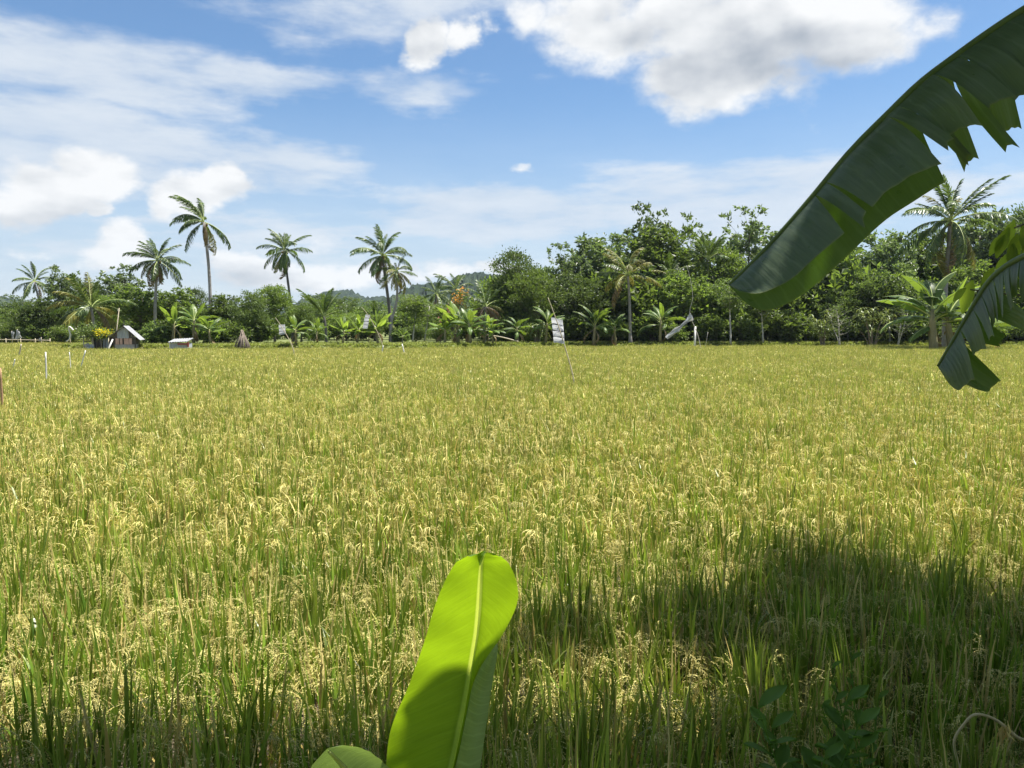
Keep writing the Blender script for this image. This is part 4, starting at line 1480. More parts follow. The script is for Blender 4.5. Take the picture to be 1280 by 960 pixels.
def flower_tree():
    p = at(572, 366, 82)
    o = thing('flowering_tree', 'thin tree with orange and pink flower sprays above the banana thicket', 'flowering tree', (p.x, 82, 0))
    g = Geo()
    tips = []
    for (a, b) in [(557, 398), (560, 390), (564, 384), (568, 376), (572, 372), (578, 366), (566, 392), (574, 378), (552, 404), (562, 400)]:
        q = at(a, b, 82)
        tips.append((q.x - p.x, random.uniform(-0.4, 0.4), q.z))
    for t in tips:
        g.tube(bez([(0.1, 0, -0.1), (t[0] * 0.4, t[1] * 0.5, t[2] * 0.6), t], 6), np.linspace(0.05, 0.015, 6), 5, cap=False)
    link('stem', g.mesh('stem', ['bark_tree']), o)
    for i, t in enumerate(tips):
        g = Geo()
        n = 26
        P = np.array(t) + rng.normal(size=(n, 3)) * [0.22, 0.2, 0.30]
        g.leaves(P, rng.normal(size=(n, 3)) + [0, 0, 0.4], 0.26, 0.15)
        link('flower_spray', g.mesh('flower_spray', ['flower_orange' if i in (3, 4, 5, 7) else 'flower_pink']), o)
    g = Geo()
    P = np.repeat(np.array(tips), 40, 0) * [1, 1, 0.93] + rng.normal(size=(400, 3)) * 0.4
    g.leaves(P, rng.normal(size=(400, 3)), 0.3, 0.14)
    link('foliage', g.mesh('foliage', ['leaf_light']), o)


flower_tree()

# ------------------------------------------------------------------ hut, shelter, sheds
def sheet(g, A, B, C, D, nu, amp, th=0.02, nv=2, mat=0):
    """corrugated sheet spanned by corners A(0,0) B(1,0) C(1,1) D(0,1); waves run along u"""
    A, B, C, D = [np.array(v, float) for v in (A, B, C, D)]
    nrm = np.cross(B - A, D - A)
    nrm /= np.linalg.norm(nrm)
    u = np.linspace(0, 1, nu)
    v = np.linspace(0, 1, nv)
    U, Vv = np.meshgrid(u, v, indexing='ij')
    P = ((1 - U) * (1 - Vv))[..., None] * A + (U * (1 - Vv))[..., None] * B + (U * Vv)[..., None] * C + ((1 - U) * Vv)[..., None] * D
    P = P + nrm * (amp * np.cos(np.arange(nu) * math.pi))[:, None, None]
    g.grid(P, mat)
    g.grid(P[:, ::-1] - nrm * th, mat)


def build_hut():
    Y = 67.0
    o = thing('field_hut', 'small gabled field hut with zinc roof, plank gable and pinkish boards', 'hut', (at(156, 430, Y).x, Y, 0))
    w, d = 1.75, 2.2
    zr, ze = 3.0, 1.95
    o.rotation_euler = (0, 0, R(17))
    o.scale = (0.9, 0.9, 0.93)
    g = Geo()
    g.box((0, d / 2, 0.62), (w, d, 1.3))
    link('wall', g.mesh('wall', ['concrete'], smooth=False), o)
    # posts
    for sx in (-1, 1):
        for yy in (-0.03, d + 0.03):
            g = Geo()
            g.box((sx * (w / 2 + 0.05), yy, ze / 2), (0.09, 0.09, ze + 0.1))
            link('post', g.mesh('post', ['plank_dark'], smooth=False), o)
    # pink boards of the upper wall, dark opening between
    xs = [-0.80, -0.42, -0.05, 0.38]
    ws = [0.30, 0.22, 0.40, 0.26]
    for x, ww in zip(xs, ws):
        g = Geo()
        g.box((x + ww / 2, -0.015, 1.56), (ww, 0.05, 0.56))
        link('board', g.mesh('board', ['board_pink'], smooth=False), o)
    g = Geo()
    g.box((0.0, 0.06, 1.6), (w - 0.02, 0.05, 0.68))
    g.box((w / 2 - 0.03, d / 2 + 0.04, 1.6), (0.05, d - 0.1, 0.66))
    g.box((-w / 2 + 0.03, d / 2 + 0.04, 1.6), (0.05, d - 0.1, 0.66))
    link('inner_wall', g.mesh('inner_wall', ['plank_dark'], smooth=False), o)
    # gable planks
    n = 7
    for k in range(n):
        x0 = -w / 2 + w * k / n
        x1 = x0 + w / n - 0.015
        h = lambda x: ze + (zr - 0.08 - ze) * (1 - abs(x) / (w / 2 + 0.3))
        g = Geo()
        V = [(x0, -0.05, ze - 0.1), (x1, -0.05, ze - 0.1), (x1, -0.05, h(x1)), (x0, -0.05, h(x0)),
             (x0, -0.02, ze - 0.1), (x1, -0.02, ze - 0.1), (x1, -0.02, h(x1)), (x0, -0.02, h(x0))]
        g.add(V, [(0, 1, 2, 3), (7, 6, 5, 4), (0, 4, 5, 1), (1, 5, 6, 2), (2, 6, 7, 3), (3, 7, 4, 0)])
        link('plank', g.mesh('plank', ['plank_dark' if k in (0, 5, 6) else 'plank_grey'], smooth=False), o)
    for sx in (-1, 1):
        g = Geo()
        e = sx * (w / 2 + 0.55)
        zl = ze - 0.28 if sx > 0 else ze - 0.02
        sheet(g, (0, -0.35, zr), (0, d + 0.3, zr), (e, d + 0.3, zl), (e, -0.35, zl), 25, 0.018)
        link('roof', g.mesh('roof', ['zinc'], smooth=False), o)
    # leaning white board and pole behind
    p, q = at(135.5, 436, 66.2), at(141, 424, 66.4)
    b = Geo()
    b.tube([(p.x, p.y, 0.1), p, q], [0.07, 0.07, 0.06], 6)
    tag(link('leaning_post', b.mesh('leaning_post', ['white_stake'])), 'white post leaning by the left corner of the hut', 'post')
    p, q = at(145, 420, 69.5), at(149, 385, 69.5)
    b = Geo()
    b.tube([(p.x - 0.2, p.y, 0.0), p, q], [0.05, 0.045, 0.03], 6)
    tag(link('bamboo_pole', b.mesh('bamboo_pole', ['bamboo'])), 'tall bamboo pole standing behind the hut roof', 'pole')

    # open shelter left of the hut
    Y2 = 67.5
    c = at(120, 430, Y2)
    s = thing('open_shelter', 'dark open-sided shelter of thin posts left of the hut', 'shelter', (c.x, Y2, 0))
    for x, y in ((-1.1, 0), (-0.35, 0), (0.45, -0.05), (1.1, 0), (-1.1, 1.6), (1.1, 1.6)):
        g = Geo()
        g.tube([(x, y, -0.1), (x + 0.03, y, 0.9), (x, y, 1.85)], 0.045, 6)
        link('post', g.mesh('post', ['bamboo']), s)
    g = Geo()
    sheet(g, (-1.25, -0.15, 1.84), (1.2, -0.15, 1.98), (1.2, 1.8, 2.02), (-1.25, 1.8, 1.9), 12, 0.02, 0.04)
    link('roof', g.mesh('roof', ['plank_dark'], smooth=False), s)
    g = Geo()
    g.box((0, 1.7, 0.9), (2.3, 0.05, 1.8))
    link('back_wall', g.mesh('back_wall', ['plank_dark'], smooth=False), s)
    g = Geo()
    sheet(g, (0.62, -0.02, 0.5), (1.08, 0.02, 0.5), (1.06, 0.0, 1.72), (0.66, 0.0, 1.68), 7, 0.02, 0.015)
    link('tarp', g.mesh('tarp', ['tarp_blue']), s)
    # junk heap at its left end
    j = thing('junk_heap', 'grey heap of odds and ends at the left end of the open shelter', 'junk', (at(106, 430, 67).x, 67, 0))
    for k in range(7):
        g = Geo()
        g.box((random.uniform(-0.5, 0.5), random.uniform(-0.2, 0.3), 0.4 + random.uniform(0, 0.9)), (random.uniform(.25, .5), random.uniform(.2, .4), random.uniform(.25, .5)), 0, Euler((random.uniform(-.4, .4), random.uniform(-.4, .4), random.uniform(0, 3))))
        g.box((random.uniform(-0.5, 0.5), 0.2, 0.35), (0.3, 0.3, 0.8))
        link('sack', g.mesh('sack', [('plank_grey', 'concrete', 'tarp_blue')[k % 3]], smooth=False), j)
    # creepers on top
    for px, py, sx, mat, nm, lb in ((114, 414, 0.95, 'leaf_light', 'creeper', 'green creeper spilling over the left end of the shelter roof'),
                                    (128, 416, 0.52, 'flower_yellow', 'flowering_creeper', 'bright yellow flowering creeper on the shelter roof')):
        q = at(px, py, 67.4)
        v = thing(nm, lb, 'plant', (q.x, 67.4, 0))
        g = Geo()
        for k in range(5):
            a = random.uniform(-0.7, 0.7) * sx
            g.tube(bez([(a * 0.5, 0.1, 0.0), (a, 0.0, 1.2), (a * 1.2, 0.1, 2.2)], 6), 0.02, 4, cap=False)
        link('stem', g.mesh('stem', ['bark_tree']), v)
        g = Geo()
        n = 700 if mat == 'leaf_light' else 380
        P = rng.normal(size=(n, 3)) * [sx * 0.5, 0.4, 0.15 if mat != 'leaf_light' else 0.28] + [0, 0, q.z]
        g.leaves(P, rng.normal(size=(n, 3)), 0.18, 0.12)
        link('flower' if mat == 'flower_yellow' else 'foliage', g.mesh(nm, [mat]), v)
        if mat == 'flower_yellow':
            g = Geo()
            P = rng.normal(size=(380, 3)) * [sx * 0.6, 0.4, 0.22] + [0, 0.1, q.z - 0.15]
            g.leaves(P, rng.normal(size=(380, 3)), 0.18, 0.1)
            link('foliage', g.mesh('foliage', ['leaf_light']), v)

    # low zinc shed on the right
    Y3 = 68
    c = at(222, 430, Y3)
    s = thing('low_shed', 'low grey shed with zinc lid roof and red edge right of the hut', 'shed', (c.x, Y3, 0))
    g = Geo()
    sheet(g, (-0.75, -0.2, 1.36), (1.0, -0.2, 1.44), (1.0, 1.2, 1.72), (-0.75, 1.2, 1.64), 17, 0.02, 0.03)
    link('roof', g.mesh('roof', ['zinc'], smooth=False), s)
    g = Geo()
    g.box((0.1, 0.55, 0.62), (1.5, 1.0, 1.3))
    link('wall', g.mesh('wall', ['plank_grey'], smooth=False), s)
    g = Geo()
    g.box((0.95, -0.06, 1.16), (0.14, 0.08, 0.42))
    g.box((0.45, -0.07, 1.2), (0.85, 0.06, 0.12))
    link('trim_board', g.mesh('trim_board', ['red_paint'], smooth=False), s)
    for x in (-0.7, 0.95):
        g = Geo()
        g.box((x, 0.02, 0.66), (0.08, 0.08, 1.4))
        link('post', g.mesh('post', ['white_stake'], smooth=False), s)
    # cone of dry sticks under the tree
    c = at(303, 430, 70)
    s = thing('stick_stack', 'cone-shaped stack of dry brown sticks under the dense low tree', 'stick stack', (c.x, 70, 0.35))
    for k in range(30):
        a = k * 2.4
        rr = random.uniform(0.55, 1.0)
        g = Geo()
        g.tube([(rr * math.cos(a), rr * math.sin(a), -0.05), (rr * 0.45 * math.cos(a + .1), rr * 0.45 * math.sin(a + .1), 1.2), (random.uniform(-.12, .12), random.uniform(-.12, .12), random.uniform(1.75, 2.1))], [0.05, 0.045, 0.02], 5)
        link('stick', g.mesh('stick', ['dry_stick']), s)


build_hut()


# ------------------------------------------------------------------ bird-scaring banners, stakes, flags
def banner(pole_px, Y, quad_px, nb, label, seed, tail=False):
    """pole_px: pixel path of the bent pole; quad_px: sheet corners (tl,tr,br,bl); nb horizontal bands"""
    r = np.random.default_rng(seed)
    base = at(*pole_px[0], Y)
    o = thing('bird_banner', label, 'banner', (base.x, Y, 0), 'bird-scaring banners on bent poles')
    W = lambda p, dy=0.0: Vector((at(*p, Y).x - base.x, dy, at(*p, Y).z))
    pts = [W(p) for p in pole_px]
    pts = [Vector((pts[0].x - (pts[1].x - pts[0].x) * 0.3, 0, -0.1))] + pts
    c = bez(pts, 18)
    g = Geo()
    g.tube(c, np.linspace(0.026, 0.012, 18) * (Y / 27) ** 0.5, 6)
    link('pole', g.mesh('pole', ['bamboo']), o)
    tl, tr, br, bl = [np.array(W(p, -0.06)) for p in quad_px]
    th = 0.012
    for k in range(nb):
        v0, v1 = k / nb + 0.012, (k + 1) / nb - 0.02
        nu, nv = 7, 5
        P = np.zeros((nv, nu, 3))
        sx = r.normal(0, 0.007)
        for i in range(nv):
            v = v0 + (v1 - v0) * i / (nv - 1)
            for j in range(nu):
                u = j / (nu - 1)
                p = (tl * (1 - u) + tr * u) * (1 - v) + (bl * (1 - u) + br * u) * v
                p = p + np.array([sx, (1 - v) * 0.5 * np.linalg.norm(tl - bl), 0]) + np.array([0, 0.015 * math.sin(u * 5 + k * 1.7) + 0.012 * math.sin(i * 1.2 + k), 0.012 * math.sin(u * 6 + k * 2)])
                P[i, j] = p
        g = Geo()
        g.grid(P)
        g.grid(P[:, ::-1] + [0, th, 0])
        pn = link('panel', g.mesh('panel', ['banner_white']), o)
        if k < nb - 1:
            # dark fold between two panels
            vm0, vm1 = v1 - 0.005, v1 + 0.037
            Q = np.zeros((2, nu, 3))
            for i, v in enumerate((vm0, vm1)):
                for j in range(nu):
                    u = j / (nu - 1)
                    Q[i, j] = (tl * (1 - u) + tr * u) * (1 - v) + (bl * (1 - u) + br * u) * v + [sx * 0.5, (1 - v) * 0.5 * np.linalg.norm(tl - bl) + 0.03 + 0.01 * math.sin(u * 5), 0.01 * math.sin(u * 6 + k * 2)]
            g = Geo()
            g.grid(Q)
            g.grid(Q[:, ::-1] + [0, th, 0])
            link('fold', g.mesh('fold', ['banner_dark']), o)
    if tail:
        # dark scuffed print on the second and third panels
        g = Geo()
        for (u0, u1, v0, v1) in ((.45, .85, .36, .40), (.62, .92, .41, .47), (.40, .75, .50, .535), (.3, .5, .33, .345), (.6, .8, .30, .33)):
            Q = np.zeros((2, 5, 3))
            for i, v in enumerate((v0, v1)):
                for j in range(5):
                    u = u0 + (u1 - u0) * j / 4
                    Q[i, j] = (tl * (1 - u) + tr * u) * (1 - v) + (bl * (1 - u) + br * u) * v + [0, (1 - v) * 0.5 * np.linalg.norm(tl - bl) - 0.035, 0.01 * math.sin(j * 2 + v0 * 30)]
            g.grid(Q)
        link('print_smudge', g.mesh('print_smudge', ['banner_dark']), o)
    for a, b in ((0, tl), (1, tr)):
        q = np.array(c[-6 - a])
        g = Geo()
        g.tube([q, b + np.array([0, 0.5 * np.linalg.norm(tl - bl), 0])], 0.006, 4)
        link('string', g.mesh('string', ['banner_dark']), o)
    return o


banner([(717, 474), (708, 440), (699, 410), (691, 388), (685, 372)], 27.0, [(689.5, 396.5), (704, 399), (706, 430), (692.5, 429)], 4, 'nearest white banner of four scuffed panels on a leaning bamboo pole', 1, True)
banner([(367, 438), (361, 424), (353, 410), (347, 401), (344, 397)], 54.0, [(346.5, 406), (354.5, 405), (357.5, 418), (349.5, 419)], 3, 'leftmost white banner hanging on a short bent pole', 2)
banner([(479, 434), (473, 418), (465, 402), (458, 391), (452, 384)], 70.0, [(455, 393), (461, 393), (459.5, 411), (453.5, 411)], 4, 'middle narrow white banner before the bananas', 3)


def torn_sheet():
    Y = 70.0
    b = at(875, 432, Y)
    o = thing('torn_sheet_pole', 'thin bent white pole with a torn pale plastic sheet trailing left', 'pole', (b.x, Y, 0), None)
    W = lambda x, y, dy=0.0: Vector((at(x, y, Y).x - b.x, dy, at(x, y, Y).z))
    g = Geo()
    p0 = W(878, 440)
    p0.z = 0
    g.tube(bez([p0, W(872, 418), (W(862, 392)), W(866, 372), W(862, 345), W(858, 332)], 16), np.linspace(0.035, 0.012, 16), 6)
    link('pole', g.mesh('pole', ['bark_pale']), o)
    top = bez([W(863, 391, -0.08), W(853, 404, -0.25), W(842, 411, -0.1), W(831, 421, -0.3)], 14)
    bot = bez([W(867, 400, -0.05), W(856, 405, -0.15), W(846, 415, -0.3), W(834, 424, -0.2)], 14)
    P = np.zeros((14, 5, 3))
    for i in range(14):
        for j in range(5):
            u = j / 4
            P[i, j] = top[i] * (1 - u) + bot[i] * u + np.array([0, 0.12 * math.sin(j * 1.9 + i * 0.6), 0.03 * math.sin(i * 1.7 + j)])
    g = Geo()
    g.grid(P)
    g.grid(P[:, ::-1] + [0, 0.012, 0])
    link('sheet', g.mesh('sheet', ['banner_white']), o)
    # short white post below
    q = at(868.5, 426, 76)
    t = at(868.8, 408, 76)
    g = Geo()
    g.tube([(0, 0, -0.1), (0.02, 0, t.z)], 0.10, 7)
    tag(link('white_post', g.mesh('white_post', ['white_stake']), None, (q.x, 76, 0)), 'short thick white post under the torn plastic sheet', 'post')


torn_sheet()


def stake(px, y0, y1, dx, Y, label, mat='white_stake', rad=0.03, group='white stakes in the rice', name='stake'):
    """stake from pixel (px,y0) at its foot in the rice to (px+dx,y1) at its head"""
    a, t = at(px, y0, Y), at(px + dx, y1, Y)
    g = Geo()
    k = (t.x - a.x) / max(0.05, t.z - a.z)
    g.tube(bez([(-k * a.z, 0, -0.1), (0.02, 0.01, a.z), (t.x - a.x, 0, t.z)], 8), np.linspace(rad * 1.15, rad * 0.85, 8), 7)
    return tag(link(name, g.mesh(name, [mat]), None, (a.x, Y, 0)), label, 'stake', group)


stake(57, 470, 440, 0.0, 29, 'tallest straight white stake near the left edge')
stake(87.5, 458, 440, -0.8, 37, 'faint upright pale stake between the left-hand stakes', rad=0.022)
stake(101, 457, 438, 6, 38, 'white stake leaning right near the left edge')
stake(16.5, 456, 449, 2, 38, 'very short white stake close to the left edge')
stake(24, 442, 430, 2.5, 52, 'greyish thin stake at the far left bund', 'bamboo', 0.05)
stake(477, 440, 432, 2, 58, 'short white stake left of the two in the middle of the field', rad=0.05)
stake(505, 442, 430, -2.5, 58, 'short white stake right of the two in the middle of the field', rad=0.05)
stake(881, 437, 415, 4, 70, 'thin pale twig standing at the rice edge right of the torn sheet', 'bark_pale', 0.02, None)
stake(1.5, 505, 460, -1.5, 20, 'brown wooden stake cut by the left frame edge', 'brown_stake', 0.035, None)


def flags():
    Y = 88
    for i, (tri, lb) in enumerate([([(14, 424), (14, 414), (17, 415), (17, 424)], 'upright white sack strip at the far left field edge'),
                                   ([(18, 424), (21, 412), (23, 414), (27, 422)], 'white triangular sack flag at the far left field edge'),
                                   ([(48, 423), (51, 422), (52, 425), (49, 427)], 'small whitish rag on the far left fence')]):
        P = [at(x, y, Y) for x, y in tri]
        o = thing('sack_flag', lb, 'flag', (P[0].x, Y, 0), 'white flags at the far left field edge')
        L = [np.array((p.x - P[0].x, 0.05, p.z)) for p in P]
        g = Geo()
        n = 6
        G = np.zeros((n, n, 3))
        for a in range(n):
            for b in range(n):
                u, v = a / (n - 1), b / (n - 1)
                G[a, b] = (L[0] * (1 - v) + L[1] * v) * (1 - u) + (L[3] * (1 - v) + L[2] * v) * u + np.array([0, 0.08 * math.sin(a * 1.9 + b), 0])
        g.grid(G)
        g.grid(G[:, ::-1] + [0, 0.02, 0])
        link('cloth', g.mesh('cloth', ['banner_white']), o)
        g = Geo()
        g.tube([(L[1][0], 0.1, -0.1), (L[1][0], 0.1, L[1][2] + 0.05)], 0.03, 6)
        link('pole', g.mesh('pole', ['bamboo']), o)
    # curled white pipe
    Y = 86
    pts = [(83, 427), (87, 424), (88, 418), (86, 411), (87, 408.5), (90, 411), (91.5, 413)]
    P = [at(x, y, Y) for x, y in pts]
    o = thing('curled_sack', 'curled white plastic strip standing on a stick left of the shelter', 'plastic strip', (P[0].x, Y, 0))
    g = Geo()
    g.tube(bez([(0, 0, P[0].z)] + [(p.x - P[0].x, 0, p.z) for p in P[1:]], 20), 0.09, 7)
    link('strip', g.mesh('strip', ['white_stake']), o)
    g = Geo()
    g.tube([(0.35, 0.12, -0.1), (0.38, 0.12, P[2].z)], 0.04, 6)
    link('stick', g.mesh('stick', ['bamboo']), o)
    # far left bamboo fence
    a = at(-30, 425, 90)
    f = thing('bamboo_fence', 'low bamboo rail fence along the far left field edge', 'fence', (a.x, 90, 0))
    x1 = at(62, 425, 90).x - a.x
    for z in (0.75, 1.15):
        g = Geo()
        g.tube(bez([(-4, 0, z), (x1 * 0.4, 0, z + 0.05), (x1, 0, z - 0.03)], 8), 0.05, 6)
        link('rail', g.mesh('rail', ['bamboo']), f)
    for k in range(6):
        g = Geo()
        x = x1 * k / 5
        g.tube([(x, 0.09, -0.1), (x, 0.09, 1.35)], 0.045, 6)
        link('post', g.mesh('post', ['bamboo']), f)
    # fallen bamboo at the wood corner
    p, q = at(604, 418, 77), at(648, 427, 77)
    g = Geo()
    g.tube(bez([p, (p + q) / 2 + Vector((0, 0, 0.1)), q], 8), np.linspace(0.05, 0.07, 8), 7)
    tag(link('fallen_bamboo', g.mesh('fallen_bamboo', ['bamboo'])), 'long bamboo pole lying aslant at the wood corner', 'pole')


flags()

# ------------------------------------------------------------------ the big banana plant at the right and its leaves
def big_leaf(name_parent, mid_px, near_tears, far_tears, W, seed, mats, rib_r=(0.022, 0.006), near=(0.95, 1.62), far=(0.55, 1.05), flare=None, per=0.012, tipw=0.55, base_t=0.0, jit=0.10, root_pts=None, gap=0.10, ncut=140, dm=0.25, wf=1.0, wb=0.0, dmf=None):
    pts = [at(*p) for p in mid_px]
    if root_pts:
        pts = [Vector(p) for p in root_pts] + pts
    mid = bez(pts, ncut)
    def width(t):
        u = (t - base_t) / (1 - base_t)
        a = math.sin(min(1.0, max(0.0, u) / 0.18 + 0.25) * math.pi / 2)
        b = 1.0 if u < tipw else math.sqrt(max(0.0, 1 - ((u - tipw) / (1.0 - tipw)) ** 2.6))
        return W * max(0.02, a * b) * (1.0 + wb * max(0.0, 0.78 - u) / 0.78)
    g = Geo()
    tt = np.linspace(0, 1, 40)
    c = np.array([[np.interp(t, np.linspace(0, 1, len(mid)), mid[:, k]) for k in range(3)] for t in tt])
    g.tube(c, np.linspace(rib_r[0], rib_r[1], 40), 8)
    lf = link('leaf', None or g.mesh('leaf_rib', [mats[1]]), name_parent)
    lf.data.name = 'leaf'
    g = Geo()
    lamina(g, mid, lambda t: (0.0, -1.0, 0.0), width, near[0], near[1], near_tears, base_t, seed, 12, 0, dm, jit, gap, flare, per, True)
    link('blade', g.mesh('blade', [mats[0]], attr=True), lf)
    g = Geo()
    lamina(g, mid, lambda t: (0.0, 1.0, 0.0), lambda t: width(t) * wf, far[0], far[1], far_tears, base_t, seed + 1, 12, 0, dm if dmf is None else dmf, jit * 1.2, gap * 1.5, None, per, True)
    link('blade', g.mesh('blade', [mats[0]], attr=True), lf)
    return lf


def build_banana_right():
    Y = 2.75
    o = thing('banana_plant', 'near banana plant at the right whose huge dark leaf slants across the sky', 'banana plant', (0, 0, 0))
    stem_top = Vector((2.75, 2.55, 3.75))
    g = Geo()
    g.tube(bez([(2.9, 2.45, 0.0), (2.88, 2.5, 1.6), (2.82, 2.52, 2.9), stem_top], 14), np.linspace(0.16, 0.075, 14), 12)
    link('pseudostem', g.mesh('pseudostem', ['pseudostem']), o)
    mid = [(1470, -95, 2.62), (1400, -62, 2.66), (1330, -16, 2.7), (1280, 13, 2.72), (1235, 42, 2.74), (1190, 74, 2.76), (1150, 104, 2.78), (1110, 142, 2.8), (1062, 190, 2.83),
           (1010, 252, 2.87), (962, 306, 2.9), (930, 338, 2.92), (911, 356, 2.93)]
    root = [stem_top, (2.68, 2.58, 4.02)]
    # arc-length positions of the tears along the midrib
    pts = [Vector(p) for p in root] + [at(*p) for p in mid]
    c = bez(pts, 400)
    px = np.array([640 + (p[0]) / p[1] * FPX for p in c])
    tfor = lambda x: float(np.interp(-x, -px[60:], np.linspace(0, 1, 400)[60:]))
    near_t = [tfor(x) for x in (1360, 1300, 1252, 1205, 1178, 1150, 1108, 1096, 1024, 1012)]
    far_t = [tfor(x) for x in (1360, 1290, 1238, 1192, 1172, 1144, 1128)]
    fl = lambda t: 0.9 * max(0.0, (t - 0.86) / 0.14)
    big_leaf(o, mid, near_t, far_t, 0.205, 71, ('banana_big', 'midrib_dark'), root_pts=root, base_t=0.14, flare=fl, near=(0.30, 1.15), far=(0.85, 1.5), tipw=0.74, dm=0.15, jit=0.16, gap=0.12, wf=1.30, wb=0.85)
    # the torn leaf that hangs lower right
    mid2 = [(1345, 292, 3.15), (1300, 312, 3.3), (1262, 330, 3.42), (1236, 352, 3.5), (1213, 388, 3.56), (1192, 424, 3.6), (1172, 458, 3.62)]
    root2 = [(2.8, 2.6, 3.5), (2.75, 2.75, 3.7)]
    nt = [0.45, 0.50, 0.535, 0.56, 0.60, 0.635, 0.68, 0.74, 0.83]
    ft = [0.5, 0.62, 0.74, 0.86]
    big_leaf(o, mid2, nt, ft, 0.175, 81, ('banana_big', 'midrib_dark'), root_pts=root2, base_t=0.36, near=(0.5, 1.5), far=(1.0, 1.5), tipw=0.92, jit=0.30, gap=0.26, dm=0.75, wf=1.5, dmf=0.12)
    # further leaves beyond the frame; the first placed to shade the young leaf
    for k, pl in enumerate([[(2.75, 2.5, 3.7), (2.25, 2.12, 4.75), (1.4, 1.90, 4.75), (0.85, 1.80, 4.33), (0.45, 1.76, 3.88)],
                            [(2.78, 2.5, 3.7), (3.3, 2.2, 4.6), (4.2, 1.9, 4.8), (5.0, 1.7, 4.1)],
                            [(2.78, 2.5, 3.7), (2.9, 1.8, 4.8), (3.0, 0.9, 5.2), (3.1, 0.0, 4.8)],
                            [(2.78, 2.55, 3.7), (3.5, 3.0, 4.7), (4.3, 3.3, 4.9), (5.1, 3.5, 4.3)],
                            [(2.76, 2.55, 3.4), (3.05, 3.3, 3.55), (3.1, 4.1, 3.2), (3.12, 4.6, 2.5)]]):
        mid = bez([Vector(p) for p in pl], 60)
        g = Geo()
        g.tube(mid[::3], np.linspace(0.022, 0.006, 20), 6)
        lf = link('leaf', g.mesh('leaf', ['midrib_dark']), o)
        d = np.array(pl[-1]) - np.array(pl[0])
        sd = np.array([-d[1], d[0], 0]) / np.hypot(d[0], d[1])
        wd = lambda u: 0.3 * max(0.03, math.sin(min(1, max(0, u - 0.2) / 0.2) * 1.57) * (1 if u < 0.65 else math.cos((u - 0.65) / 0.36 * 1.57)))
        for s in (-1, 1):
            g = Geo()
            lamina(g, mid, lambda t, s=s: sd * s, wd, 0.0, 0.8, sorted(rng.uniform(0.3, 0.95, 6)), 0.2, 90 + k, 5, 0, 0.4, 0.2, 0.1, None, 0.04)
            link('blade', g.mesh('blade', ['banana_big'], attr=True), lf)


build_banana_right()


